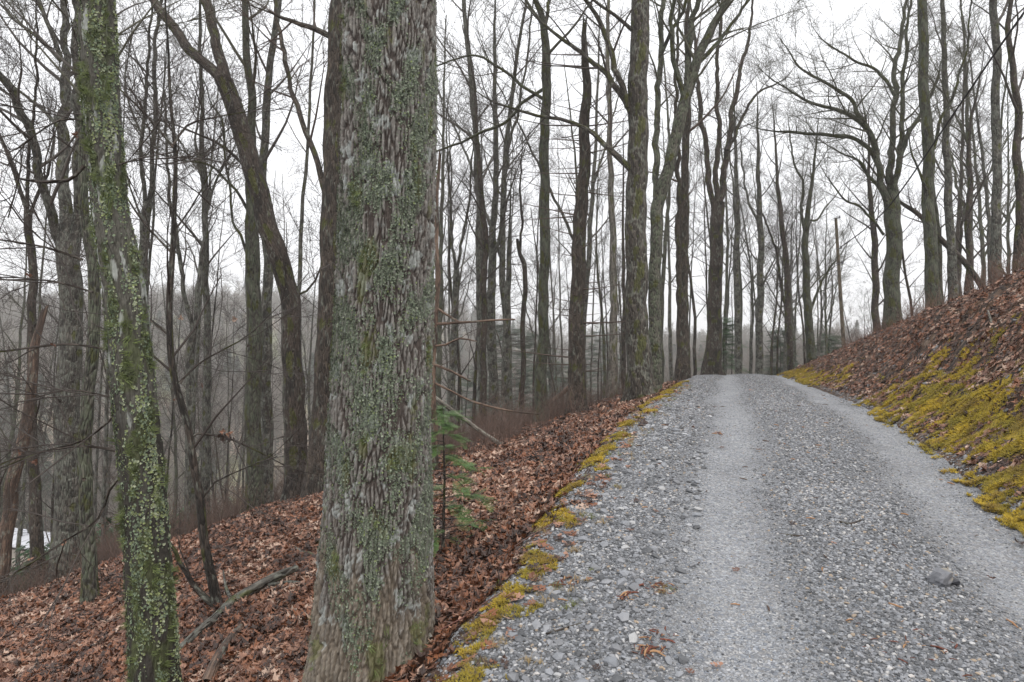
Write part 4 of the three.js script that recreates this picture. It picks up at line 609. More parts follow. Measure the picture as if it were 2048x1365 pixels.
T('bank_tree', 'crooked many-branched small tree between two straight bank trunks', { D: 24, bark: 'dark', pts: [[1938, 600, 16], [1940, 520, 13], [1936, 440, 12], [1942, 360, 10], [1936, 290, 8], [1948, 220, 5]], n: 16, from: 0.25, crown: { len: 2.2 } });
T('bank_tree', 'dark slanting stem crossing behind the tall lichen-grey trunk', { D: 23, bark: 'dark', pts: [[1972, 600, 13], [1952, 555, 12], [1900, 495, 11], [1866, 460, 10], [1830, 425, 9], [1790, 395, 6]], n: 8, from: 0.4, crown: { len: 1.4 }, flare: 0 });
T('bank_tree', 'leafless multi-branched tree behind the fan-shaped tree, left side', { D: 28, bark: 'dark', pts: [[1758, 700, 16], [1752, 600, 14], [1752, 520, 13], [1746, 440, 11], [1740, 380, 8]], n: 18, from: 0.2, crown: { len: 2.4 } });

// ------------------------------------------------------------------ the wood behind: a few kinds, each copy a tree of its own
function kindTree(k, { h, r0, lean = 0.02, crownFrom, n, len, rise = 1, forks = 0, bark, twig, snag = false, stubs = 0 }) {
  const g = new THREE.Group(), tr = new Tree(g, bark, 5000 + k * 71), r = tr.r, pts = []; let x = 0, z = 0, dx = (r() - 0.5) * lean, dz = (r() - 0.5) * lean; const m = 10;
  for (let i = 0; i <= m; i++) { pts.push({ x, y: (h * i) / m - (i ? 0 : 0.3), z, r: r0 * (1 - 0.86 * (i / m) ** 1.1) }); dx += (r() - 0.5) * lean * 1.4; dz += (r() - 0.5) * lean * 1.4; x += (dx * h) / m; z += (dz * h) / m; }
  const s = tr.trunk(pts, 9, { step: 0.5, flare: 0.3 });
  const o = { wander: 0.3, up: 0.05, density: 0.9, sprays: 0.75, depth: 1, rise, len, spraySize: 1.0 };
  for (let f = 0; f < forks; f++) {
    const i = Math.floor(s.length * (0.28 + 0.2 * f + 0.08 * r())), a = s[i], az = r() * TAU, l = [{ x: a.x, y: a.y, z: a.z, r: a.r * 0.7 }]; let q = V(a.x, a.y, a.z), d = V(Math.cos(az) * 0.5, 0.9, Math.sin(az) * 0.5).normalize(); const L = (h - a.y) * 0.85;
    for (let j = 1; j <= 6; j++) { d.x += (r() - 0.5) * 0.18; d.z += (r() - 0.5) * 0.18; d.y += 0.05; d.normalize(); q = q.clone().addScaledVector(d, L / 6); l.push({ x: q.x, y: q.y, z: q.z, r: a.r * 0.7 * (1 - 0.14 * j) }); }
    const ls = tr.limb(l, 7); tr.clothe(ls, 0.2, 1, Math.round(n * 0.6), { ...o, len: len * 0.8 });
  }
  if (n) tr.clothe(s, crownFrom, 1, n, o);
  if (stubs) tr.stubs(s, 0.1, 0.95, stubs, 1.3);
  tr.done(twig); return g;
}
const KINDS = [
  kindTree(0, { h: 19, r0: 0.15, lean: 0.045, crownFrom: 0.42, n: 16, len: 3.0, bark: 'grey' }),
  kindTree(1, { h: 17, r0: 0.12, crownFrom: 0.35, n: 16, len: 2.6, bark: 'green', lean: 0.08 }),
  kindTree(2, { h: 18, r0: 0.17, crownFrom: 0.45, n: 14, len: 3.0, forks: 1, bark: 'dark', lean: 0.06 }),
  kindTree(3, { h: 16, r0: 0.13, crownFrom: 0.4, n: 12, len: 2.4, forks: 2, bark: 'grey', lean: 0.08 }),
  kindTree(4, { h: 12, r0: 0.07, crownFrom: 0.25, n: 18, len: 2.0, bark: 'dark', lean: 0.11 }),
  kindTree(5, { h: 9, r0: 0.05, crownFrom: 0.18, n: 18, len: 1.5, bark: 'brown', lean: 0.12 }),
  kindTree(6, { h: 12, r0: 0.11, crownFrom: 0.4, n: 0, len: 2, bark: 'brown', stubs: 80, lean: 0.03 }),
  kindTree(7, { h: 20, r0: 0.16, crownFrom: 0.3, n: 20, len: 3.6, rise: 1.3, forks: 2, bark: 'green', lean: 0.07 }),
  kindTree(8, { h: 14, r0: 0.06, crownFrom: 0.5, n: 9, len: 1.3, bark: 'grey', lean: 0.04 }),
  kindTree(9, { h: 11, r0: 0.045, crownFrom: 0.4, n: 9, len: 1.1, bark: 'dark', lean: 0.06 }),
];
const WORDS = ['straight grey bare tree', 'leaning mottled bare tree', 'dark forked bare tree', 'grey two-forked bare tree', 'thin crooked bare tree', 'whippy bare sapling', 'dead stub-covered pole', 'tall many-limbed bare tree', 'slim grey pole-like tree', 'slim dark whip-like tree'];
const usedKind = KINDS.map(() => false), woods = [];
function standing(k, x, D, scale, turn, where, group) {
  const o = usedKind[k] ? KINDS[k].clone() : KINDS[k]; usedKind[k] = true;
  o.name = numbered(k === 5 ? 'bare_sapling' : k === 6 ? 'dead_pole' : 'bare_tree'); o.position.copy(gAt(x, D)); o.position.y -= 0.05; o.rotation.y = turn; o.scale.setScalar(scale); o.userData = { label: `${WORDS[k]} ${where}`, category: k === 5 ? 'sapling' : k === 6 ? 'snag' : 'tree', group: `${WORDS[k]}s ${group}` }; o.userData.px = x / D; woods.push(o); scene.add(o);
}
{
  const r = rngOf(808);
  const fill = (n, px0, px1, D0, D1, where, group, kinds, minGap = 14, tall = 1) => { const xs = []; for (let k = 0; k < n; k++) { let px, D, ok = 0; for (let t = 0; t < 30 && !ok; t++) { px = px0 + (px1 - px0) * r(); D = D0 + (D1 - D0) * r() ** 0.8; ok = xs.every(([q, e]) => Math.abs(q - px) > minGap || Math.abs(e - D) > 5); } xs.push([px, D]); standing(kinds[Math.floor(r() * kinds.length)], ((px - 1024) / FOCAL) * D, D, (0.85 + 0.35 * r()) * tall, r() * TAU, where, group); } };
  fill(9, -60, 660, 18, 30, 'on the slope behind the bowed trunk', 'on the left slope', [0, 1, 2, 3, 4, 5, 6, 5, 4]);
  fill(18, -100, 680, 30, 52, 'down in the misty hollow at left', 'in the left hollow', [0, 1, 4, 3, 5, 4, 0]);
  fill(9, 870, 1260, 22, 34, 'behind the conifer snags below the road', 'behind the snags', [0, 1, 3, 4, 5, 6, 6]);
  fill(9, 850, 1300, 34, 58, 'far back in the hazy wood below the road', 'in the hazy wood', [0, 1, 2, 7, 3, 6]);
  fill(6, 1310, 1450, 28, 48, 'beyond the left verge of the crest', 'left of the crest', [0, 1, 4, 3, 5]);
  fill(7, 1440, 1690, 36, 62, 'beyond the crest of the road', 'beyond the crest', [0, 1, 2, 3, 7, 4], 9, 0.7);
  fill(9, 1455, 1650, 33, 46, 'in the clump over the crest, nearer rank', 'in the nearer rank over the crest', [1, 3, 4, 4, 5, 5], 8, 0.8);
  fill(16, -60, 680, 16, 28, 'on the slope behind the bowed trunk', 'on the left slope', [8, 9], 18);
  fill(20, -80, 690, 28, 46, 'down in the misty hollow at left', 'in the left hollow', [8, 9], 14);
  fill(18, 870, 1300, 24, 44, 'behind the conifer snags below the road', 'behind the snags', [8, 9], 12);
  fill(12, 1330, 1680, 32, 50, 'over the crest of the road', 'over the crest', [8, 9], 10, 0.9);
  fill(6, 1690, 1800, 32, 54, 'behind the wooden pole and the bank', 'behind the pole', [4, 5, 3, 1, 7], 9, 0.55);
  fill(10, 1800, 2100, 22, 48, 'on the ridge behind the bank', 'on the ridge', [0, 1, 2, 3, 4, 5, 7], 9, 0.8);
}
{ // tell alike trees apart by their order from the left
  const ORD = ['leftmost', 'second', 'third', 'fourth', 'fifth', 'sixth', 'seventh', 'eighth', 'ninth', 'tenth', 'eleventh', 'twelfth', 'thirteenth', 'fourteenth', 'fifteenth', 'sixteenth'], by = new Map();
  for (const o of woods) { const l = by.get(o.userData.label) || []; l.push(o); by.set(o.userData.label, l); }
  for (const [label, l] of by) { l.sort((a, b) => a.userData.px - b.userData.px); l.forEach((o, k) => { delete o.userData.px; if (l.length > 1) o.userData.label = k === 0 ? `leftmost ${label}` : k === l.length - 1 ? `rightmost ${label}` : `${ORD[k]} ${label.replace(/(tree|sapling|pole)/, '$1 from left')}`; }); }
}
// far woods: too many and too faint to count
{
  const r = rngOf(909), g = new Geo(), rr = rngOf(33);
  g.tube([{ x: 0, y: -0.5, z: 0, r: 0.16 }, { x: 0.2, y: 6, z: 0.1, r: 0.12 }, { x: 0, y: 15, z: -0.2, r: 0.03 }], 5, { cap: false });
  for (let k = 0; k < 70; k++) { const y = 4 + 10 * rr(), a = rr() * TAU, l = 1 + (15 - y) * 0.32 * (0.6 + rr()), e = [Math.cos(a), 1.1, Math.sin(a)], w = rr() - 0.5; g.tube([{ x: 0.1, y, z: 0, r: 0.045 }, { x: e[0] * l * 0.4, y: y + l * 0.35, z: e[2] * l * 0.4, r: 0.03 }, { x: e[0] * l * 0.8 + w, y: y + l, z: e[2] * l * 0.8 - w, r: 0.012 }], 3, { cap: false }); for (let j = 0; j < 3; j++) { const b = rr() * TAU, m = 0.5 + 0.5 * rr(); g.tube([{ x: e[0] * l * 0.5, y: y + l * 0.5, z: e[2] * l * 0.5, r: 0.02 }, { x: e[0] * l * 0.5 + Math.cos(b) * m, y: y + l * 0.5 + m, z: e[2] * l * 0.5 + Math.sin(b) * m, r: 0.008 }], 3, { cap: false }); } }
  const bare = [], pine = [], geo = g.build(), c = new Geo();
  c.tube([{ x: 0, y: -0.5, z: 0, r: 0.2 }, { x: 0, y: 13, z: 0, r: 0.03 }], 5, { cap: false });
  for (let k = 0; k < 420; k++) { const t = rr() ** 0.8, y = 1.5 + 12 * t, a = rr() * TAU, l = (13.8 - y) * 0.3 * (0.5 + 0.7 * rr()), dx = Math.cos(a), dz = Math.sin(a), w = 0.28; for (let j = 0; j < 2; j++) { const b = l * (0.5 + 0.5 * j), q = [dx * b, y - b * 0.15, dz * b]; c.tri([q[0] - dz * w, q[1], q[2] + dx * w], [q[0] + dz * w, q[1] + 0.1, q[2] - dx * w], [q[0] + dx * 0.5, q[1] + 0.25 - 0.4 * rr(), q[2] + dz * 0.5]); c.tri([q[0] - dx * 0.4, q[1] + 0.3 * rr(), q[2] - dz * 0.4], [q[0] + dz * w * 1.3, q[1] - 0.15, q[2] - dx * w * 1.3], [q[0] + dx * 0.3 - dz * w, q[1] - 0.1, q[2] + dz * 0.3 + dx * w]); } }
  for (let k = 0; k < 5200; k++) {
    const px = -300 + 2500 * r(), D = 95 + 355 * r() ** 1.1, x = ((px - 1024) / FOCAL) * D; const p = gAt(x, D); if (px > 1720 && D > 120) continue;
    const open = fbm2(x * 0.02 + 9, D * 0.02); if (D > 60 && D < 210 && px < 900 && open > -0.1) continue;
    const s = 0.65 + 0.6 * r(), green = fbm2(x * 0.015 - 20, D * 0.015 + 5) > 0.12 && r() < 0.4 || (px > 860 && px < 1260 && D > 60 && D < 140 && r() < 0.22);
    if (green) { const q = 0.7 + 0.6 * r(); pine.push({ m: place(p, UPV, r() * TAU, V(s, s * (0.8 + 0.3 * r()), s)), c: rgb(0.04 * q, 0.065 * q, 0.035 * q) }); } else { const q = 0.8 + 0.4 * r(); bare.push({ m: place(p, UPV, r() * TAU, s), c: rgb(0.17 * q, 0.15 * q, 0.13 * q) }); }
  }
  const white = new THREE.MeshStandardMaterial({ color: 0xffffff, roughness: 0.9, side: THREE.DoubleSide });
  const a = instances('distant_wood', geo, white, bare); a.userData.label = 'distant bare woods covering the valley and hills in mist'; a.userData.category = 'woods';
  const b = instances('distant_conifers', c.build(), white, pine); b.userData.label = 'scattered dark green conifers in the distant woods'; b.userData.category = 'woods';
}

// ------------------------------------------------------------------ smaller things
function hit(px, py) { let D = 1.6; for (; D < 80; D += 0.02) { const x = ((px - 1024) / FOCAL) * D; if (710 + ((EYE - ground(x, D)) / D) * FOCAL <= py) break; } return gAt(((px - 1024) / FOCAL) * D, D); }
function stick(name, label, pts, mat, o = {}) {              // lies on the ground along the given spots
  const q = pts.map(([px, py, w, up = 0]) => { const p = hit(px, py), D = -p.z; return { x: p.x, y: p.y + (w / 2 / FOCAL) * D * 0.8 + up, z: p.z, r: (w / 2 / FOCAL) * D }; }), b = V(q[0].x, q[0].y, q[0].z);
  const g = thing(name, label, o.category || 'branch', b); const loc = (l) => l.map((e) => ({ x: e.x - b.x, y: e.y - b.y, z: e.z - b.z, r: e.r }));
  mesh('stem', new Geo().tube(smooth(loc(q), 0.05), 8, { lump: 0.12, seed: pts[0][0] % 10, jag: o.jag || 0.01 }), mat, g);
  (o.side || []).forEach((l) => mesh('side_twig', new Geo().tube(smooth(loc(l.map(([px, py, w, up = 0]) => { const p = hit(px, py); return { x: p.x, y: p.y + up, z: p.z, r: (w / 2 / FOCAL) * -p.z }; })), 0.05), 5, { lump: 0.1 }), mat, g));
  return g;
}
stick('fallen_branch', 'long bare fallen branch lying across the leaves between the two near trunks', [[350, 1316, 15], [395, 1275, 17], [440, 1236, 18], [475, 1205, 19], [520, 1188, 19, 0.05], [560, 1172, 18, 0.07], [594, 1157, 12, 0.08]], BARK.grey, { side: [[[470, 1210, 8], [455, 1180, 6, 0.05], [450, 1160, 3, 0.1]], [[540, 1182, 9, 0.06], [585, 1168, 7, 0.03], [620, 1172, 3, 0.02]]] });
stick('fallen_branch', 'stout peeled brown branch end lying in leaves near the bottom edge', [[418, 1372, 24], [440, 1325, 23], [462, 1290, 21], [486, 1258, 15]], BARK.wood);
stick('fallen_branch', 'crooked grey twig lying on the leaf slope left of the massive trunk', [[592, 1096, 6], [606, 1106, 6], [622, 1108, 5], [642, 1118, 4]], BARK.pale);
stick('fallen_branch', 'kinked pale stick standing out on the dark leaves below the moss strip', [[1078, 918, 5], [1084, 930, 6], [1076, 941, 5], [1086, 955, 4]], BARK.pale);
stick('fallen_branch', 'short broken root piece at the foot of the massive trunk', [[866, 1196, 13], [876, 1210, 12], [880, 1232, 11], [876, 1262, 7]], BARK.wood);
stick('road_stick', 'dark mossy stick lying right of the middle of the road', [[1676, 1045, 4], [1695, 1049, 5], [1717, 1044, 4]], BARK.dark, { category: 'stick' });
stick('road_stick', 'thin dark stick lying left of the mossy stick on the gravel', [[1559, 1070, 3], [1580, 1072, 4], [1604, 1073, 3]], BARK.dark, { category: 'stick' });
stick('road_stick', 'long thin black twig on the gravel shoulder', [[1110, 1083, 3], [1160, 1086, 3], [1208, 1084, 2]], BARK.dark, { category: 'stick' });
stick('road_stick', 'slender twig lying on the near gravel shoulder', [[1092, 1268, 4], [1128, 1258, 4], [1162, 1244, 3]], BARK.brown, { category: 'stick' });
stick('bank_stick', 'pale green lichened stick lying in the moss of the bank', [[1985, 893, 4], [2010, 894, 4], [2044, 897, 4]], BARK.green, { category: 'stick' });
stick('bank_stick', 'bleached twig upright against the leafy bank', [[1990, 672, 4], [1984, 655, 4, 0.06], [1978, 640, 3, 0.1]], BARK.pale, { category: 'stick' });
{ // the pole that leans from the litter up behind the massive trunk
  const a = hit(1002, 890), g = thing('leaning_pole', 'pale bare pole leaning from the litter towards the massive trunk', 'branch', a), D = -a.z, p = [[1006, 893, 10, 0], [960, 862, 9, -0.1], [905, 822, 9, -0.2], [858, 788, 9, -0.3], [820, 760, 8, -0.4]].map(([x, y, w, dz]) => { const q = at(x, y, D + dz).sub(a); return { x: q.x, y: q.y, z: q.z, r: (w / 2 / FOCAL) * D }; });
  mesh('stem', new Geo().tube(smooth(p, 0.1), 8, { lump: 0.1, seed: 2 }), BARK.pale, g);
}
// rock lying between the wheel tracks
{
  const p = hit(1877, 1168), g = thing('rock', 'dark angular block of rock lying between the wheel tracks', 'rock', p);
  const b = new THREE.BoxGeometry(0.1, 0.075, 0.085, 5, 4, 5), q = b.attributes.position; for (let i = 0; i < q.count; i++) { const x = q.getX(i), y = q.getY(i), z = q.getZ(i), k = 1 - 0.9 * Math.max(0, Math.abs(x) / 0.05 + Math.abs(y) / 0.0375 + Math.abs(z) / 0.0425 - 2.1) * 0.35; const n = 0.007 * n3(x * 30, y * 30, z * 30) + 0.004 * n3(x * 80, y * 80, z * 80); q.setXYZ(i, x * k + n + y * 0.25, y * k + n * 0.8, z * k + n); } b.computeVertexNormals();
  const col = []; for (let i = 0; i < q.count; i++) { const v = n3(q.getX(i) * 40 + 3, q.getY(i) * 12, q.getZ(i) * 40), tan = q.getX(i) > 0.034 ? 1 : 0; col.push(0.15 + 0.03 * v + tan * 0.12, 0.155 + 0.03 * v + tan * 0.09, 0.17 + 0.03 * v + tan * 0.03); } b.setAttribute('color', new THREE.Float32BufferAttribute(col, 3));
  const m = mesh('block', b, new THREE.MeshStandardMaterial({ vertexColors: true, roughness: 0.6, flatShading: true }), g); m.position.y = 0.034; m.rotation.set(0.1, 0.5, 0.05);
  const m2 = mesh('chip', stoneShapes[2], new THREE.MeshStandardMaterial({ color: rgb(0.05, 0.052, 0.06), roughness: 0.6 }), g); m2.position.set(0.075, 0.015, 0.01); m2.scale.set(0.03, 0.03, 0.03);
}
// scraps of bark, needles and twigs
{
  const r = rngOf(515), chip = new Geo().tube([{ x: -0.5, y: 0, z: 0, r: 0.06 }, { x: 0, y: 0.05, z: 0.03, r: 0.09 }, { x: 0.5, y: 0, z: -0.03, r: 0.05 }], 4).build(), mat = new THREE.MeshStandardMaterial({ color: 0xffffff, roughness: 0.8 });
  const lay = (list, x, D, s, c, tilt = 0.5) => { const p = gAt(x, D); p.y += 0.006 + 0.01 * r(); list.push({ m: place(p, gNormal(x, D), r() * TAU, s, (r() - 0.5) * tilt, r() * TAU), c }); };
  const chips = []; [[1310, 1172, 0.12, 36], [1300, 1300, 0.09, 40], [1322, 1268, 0.08, 18], [1440, 870, 0.2, 20], [1870, 1300, 0.2, 14], [1800, 1290, 0.25, 14], [1130, 1165, 0.1, 20], [1250, 1195, 0.06, 18]].forEach(([px, py, rad, n]) => { const q = hit(px, py); for (let k = 0; k < n; k++) { const a = r() * TAU, e = rad * r(), o = r(); lay(chips, q.x + Math.cos(a) * e, -q.z + Math.sin(a) * e, 0.02 + 0.05 * r() ** 2, o < 0.7 ? rgb(0.11 + 0.05 * r(), 0.045, 0.028) : rgb(0.36, 0.21, 0.11)); } });
  for (let k = 0; k < 130; k++) { const D = 2.5 + 10 * r() ** 1.5, c = EDGE_L + (EDGE_R - EDGE_L) * r(), o = r(); lay(chips, c + LEAN * D, D, 0.02 + 0.05 * r(), o < 0.5 ? rgb(0.33, 0.18, 0.09) : rgb(0.09, 0.055, 0.04)); }
  instances('wood_scraps', chip, mat, chips, road);
  const tw = []; for (let k = 0; k < 1900; k++) { const D = 2.4 + 14 * r(), c = -1.3 - 9 * r(), x = c + LEAN * D; lay(tw, x, D, V(0.15 + 0.35 * r(), 0.05, 0.05), rgb(0.1 + 0.08 * r(), 0.08, 0.065), 0.25); } instances('twig_litter', chip, mat, tw, floor);
  const tb = []; for (let k = 0; k < 420; k++) { const D = 5 + 15 * r(), c = EDGE_R + 0.3 + 3.4 * r(), x = c + LEAN * D; lay(tb, x, D, V(0.12 + 0.3 * r(), 0.05, 0.05), rgb(0.13 + 0.1 * r(), 0.1, 0.075), 0.4); } instances('twig_litter', chip, mat, tb, bank);
  const bs = []; for (let k = 0; k < 500; k++) { const D = 4.5 + 10 * r(), c = EDGE_R + 0.05 + 1.6 * r() ** 1.5, x = c + LEAN * D; if (x / D > 0.83) continue; const p = gAt(x, D), q = 0.1 + 0.14 * r(); bs.push({ m: place(p, gNormal(x, D), r() * TAU, 0.012 + 0.03 * r() ** 2, r() * 0.6, r() * TAU), c: rgb(q, q, q * 1.04) }); } instances('loose_gravel', stoneShapes[1], stoneMat, bs, bank);
}
// straw-coloured grass at the verge
{
  const r = rngOf(616), g = new Geo(); for (let k = 0; k < 16; k++) { const a = r() * TAU, l = 0.6 + 0.5 * r(), h = 0.35 + 0.4 * r(), w = 0.025, x = Math.cos(a), z = Math.sin(a), m = [x * l * 0.5, h, z * l * 0.5]; g.tri([-z * w, 0, x * w], [z * w, 0, -x * w], m); g.tri([m[0] - z * w * 0.8, m[1], m[2] + x * w * 0.8], [m[0] + z * w * 0.8, m[1], m[2] - x * w * 0.8], [x * l, h * 0.5, z * l]); }
  const geo = g.build(), list = [], put = (x, D, s) => { const o = r(); list.push({ m: place(gAt(x, D), gNormal(x, D), r() * TAU, s), c: o < 0.7 ? rgb(0.34, 0.25, 0.12) : rgb(0.15, 0.17, 0.04) }); };
  for (let k = 0; k < 420; k++) { const D = 2.4 + 14 * r() ** 1.3, c = EDGE_L - 0.15 + 0.55 * r(), x = c + LEAN * D; if (fbm2(x * 1.4 + 60, D * 1.4) < 0.05) continue; put(x, D, 0.035 + 0.05 * r()); }
  [[1143, 1103], [1105, 1180], [1240, 975], [955, 1330], [1000, 1290], [1330, 1180]].forEach(([px, py]) => { const q = hit(px, py); for (let k = 0; k < 5; k++) put(q.x + (r() - 0.5) * 0.08, -q.z + (r() - 0.5) * 0.08, 0.05); });
  instances('grass_tufts', geo, mossMat, list, floor);
}
// conifers, young and older
const frondGeo = (() => { const g = new Geo(), r = rngOf(71); g.tube([{ x: 0, y: 0, z: 0, r: 0.008 }, { x: 0, y: 1, z: 0, r: 0.003 }], 3, { cap: false }); for (let b = 0; b < 9; b++) for (const s of [1, -1]) { const y = 0.1 + b * 0.095, l = 0.36 * (1 - b * 0.07); for (let k = 0; k < 7; k++) { const t = (k + 0.5) / 7, cx = s * l * t * 0.85, cy = y + l * t * 0.45; for (const e of [1, -1]) { const dx = s * 0.045 - e * s * 0.03, dy = 0.045 + e * 0.035; g.tri([cx, cy - 0.009, 0], [cx, cy + 0.009, 0], [cx + dx, cy + dy * e, 0.03 * (r() - 0.5)]); } } } return g.build(); })();
const needleMat = new THREE.MeshPhysicalMaterial({ color: 0xffffff, roughness: 0.65, transmission: 0.2, thickness: 0, side: THREE.DoubleSide });
function conifer(name, label, p, h, o = {}) {
  const g = thing(name, label, o.category || 'conifer', p, o.group), r = rngOf(o.seed || 1), st = new Geo(), fr = [];
  st.tube([{ x: 0, y: -0.1, z: 0, r: h * 0.009 + 0.004 }, { x: h * 0.012, y: h * 0.5, z: 0, r: h * 0.006 + 0.002 }, { x: 0, y: h, z: h * 0.01, r: 0.003 }], 6, { cap: false });
  mesh('stem', st, BARK.dark, g); const bg = new Geo(), n = o.n || 26;
  for (let k = 0; k < n; k++) {
    const t = (o.from ?? 0.1) + (0.98 - (o.from ?? 0.1)) * ((k + r()) / n), y = h * t, a = k * 2.4 + r(), l = (o.wide || 0.32) * h * (1 - t * 0.85) * (0.6 + 0.6 * r()), d = V(Math.cos(a), o.rise ?? 0.15, Math.sin(a)).normalize(), q = V(0, y, 0), pts = [];
    for (let j = 0; j <= 4; j++) { pts.push({ x: q.x, y: q.y, z: q.z, r: 0.004 + l * 0.006 * (1 - j / 5) }); if (j) { const m = o.fronds || 2; for (let e = 0; e < m; e++) { const dd = d.clone().multiplyScalar(0.8).add(V((r() - 0.5), (r() - 0.6) * 0.5, (r() - 0.5)).multiplyScalar(1.1)).normalize(), qq = new THREE.Quaternion().setFromUnitVectors(UPV, dd), z = V(0, 0, 1).applyQuaternion(qq), want = V(0, 1, 0), ang = Math.atan2(V(1, 0, 0).applyQuaternion(qq).dot(want), z.dot(want)); qq.multiply(new THREE.Quaternion().setFromAxisAngle(UPV, ang + (r() - 0.5) * 0.7)); const s = (o.frond || 0.2) * (0.6 + 0.7 * r()), c = 0.7 + 0.6 * r(); fr.push({ m: new THREE.Matrix4().compose(q.clone(), qq, V(s, s, s)), c: rgb((o.tone || [0.05, 0.11, 0.025])[0] * c, (o.tone || [0.05, 0.11, 0.025])[1] * c, (o.tone || [0.05, 0.11, 0.025])[2] * c) }); } } d.y -= o.droop ?? 0.06; d.normalize(); q.addScaledVector(d, l / 4); }
    bg.tube(pts, 3, { cap: false });
  }
  mesh('branches', bg, twigMat.dark, g).userData.kind = 'stuff'; instances('needles', frondGeo, needleMat, fr, g); return g;
}
conifer('hemlock_sapling', 'small bright green hemlock sapling right of the massive trunk', groundUnder(886, 6.0), 1.3, { n: 34, wide: 0.5, frond: 0.13, fronds: 5, seed: 5, tone: [0.095, 0.2, 0.04], category: 'sapling', rise: 0.2, droop: 0.12, from: 0.08 });
conifer('young_conifer', 'bushy green young conifer at the verge left of the road crest', groundUnder(1446, 33), 2.9, { n: 46, wide: 0.34, frond: 0.5, fronds: 3, seed: 6, tone: [0.05, 0.12, 0.035] });
conifer('young_conifer', 'green conifer half hidden beyond the crest left of the pole', groundUnder(1560, 46), 4.2, { n: 50, wide: 0.3, frond: 0.7, fronds: 3, seed: 7, tone: [0.035, 0.075, 0.03] });
conifer('young_conifer', 'pale green conifer standing behind the foot of the wooden pole', groundUnder(1655, 46), 3.6, { n: 50, wide: 0.42, frond: 0.7, fronds: 3, seed: 8, tone: [0.055, 0.1, 0.04] });
[[1018, 46, 9, 'dark green pine seen behind the thin conifer pole'], [1075, 52, 10, 'dark green pine seen behind the straight mottled trunk'], [1120, 58, 9, 'hazy green pine seen left of the stout conifer snag'], [1200, 60, 11, 'hazy green pine seen right of the stout conifer snag'], [950, 55, 10, 'dark green pine behind the crooked dark trunk']].forEach(([px, D, h, label], k) => conifer('pine_tree', label, groundUnder(px, D), h, { n: 60, wide: 0.24, frond: 1.15, fronds: 2, seed: 20 + k, tone: [0.035, 0.07, 0.032], category: 'tree', from: 0.2 }));
// evergreen laurel clumps down the slope
const leafyGeo = (() => { const g = new Geo(), r = rngOf(81); for (let k = 0; k < 9; k++) { const a = (k / 9) * TAU + r() * 0.4, l = 0.8 + 0.4 * r(), w = 0.17, x = Math.cos(a), z = Math.sin(a), dn = 0.1 - 0.5 * r(), m = [x * l * 0.5, 0.12 + dn * 0.2, z * l * 0.5], t = [x * l, dn * 0.6, z * l]; g.tri([0, 0, 0], [m[0] - z * w, m[1], m[2] + x * w], t); g.tri([0, 0, 0], t, [m[0] + z * w, m[1], m[2] - x * w]); } return g.build(); })();
const laurelMat = new THREE.MeshStandardMaterial({ color: 0xffffff, roughness: 0.4, side: THREE.DoubleSide });
function laurel(label, px, D, wide, high, seed) {
  const p = groundUnder(px, D), g = thing('laurel_shrub', label, 'shrub', p, 'evergreen laurel shrubs'), r = rngOf(seed), st = new Geo(), lv = [];
  for (let k = 0; k < 12; k++) { const a = r() * TAU, e = wide * 0.5 * r(), q = []; for (let j = 0; j <= 4; j++) q.push({ x: Math.cos(a) * e * (j / 4) ** 0.7 + (r() - 0.5) * 0.08, y: -0.1 + (high * (0.5 + 0.5 * r()) * j) / 4, z: Math.sin(a) * e * (j / 4) ** 0.7 + (r() - 0.5) * 0.08, r: 0.018 * (1 - j / 6) }); st.tube(q, 4, { cap: false }); }
  mesh('stems', st, twigMat.brown, g).userData.kind = 'stuff';
  for (let k = 0; k < 300; k++) { const a = r() * TAU, e = Math.sqrt(r()), y = r(), rad = wide * 0.5 * Math.sqrt(1 - (y * 0.9) ** 2) * e * (0.8 + 0.4 * n2(Math.cos(a) + seed, y * 2)), c = 0.6 + 0.8 * r(); lv.push({ m: place(V(Math.cos(a) * rad, 0.15 + y * high * (0.75 + 0.3 * n2(a, seed)), Math.sin(a) * rad), V(Math.cos(a) * 0.5, 1, Math.sin(a) * 0.5).normalize(), r() * TAU, 0.1 + 0.06 * r(), (r() - 0.5) * 0.9, r() * TAU), c: rgb(0.03 * c, 0.075 * c, 0.028 * c) }); }
  instances('leaf_rosettes', leafyGeo, laurelMat, lv, g);
}
laurel('evergreen laurel shrub below the white roof at far left', 88, 17, 1.9, 1.2, 1); laurel('evergreen laurel shrub at the left edge under the broken snag', 22, 18, 1.7, 1.1, 2); laurel('evergreen laurel shrub behind the thin grey-green leaning trunk', 216, 20, 1.6, 1.5, 3); laurel('evergreen laurel shrub between sapling and bowed dark trunk', 378, 21, 1.8, 1.2, 4); laurel('evergreen laurel shrub behind the slim forked tree', 430, 24, 1.7, 1.0, 5);
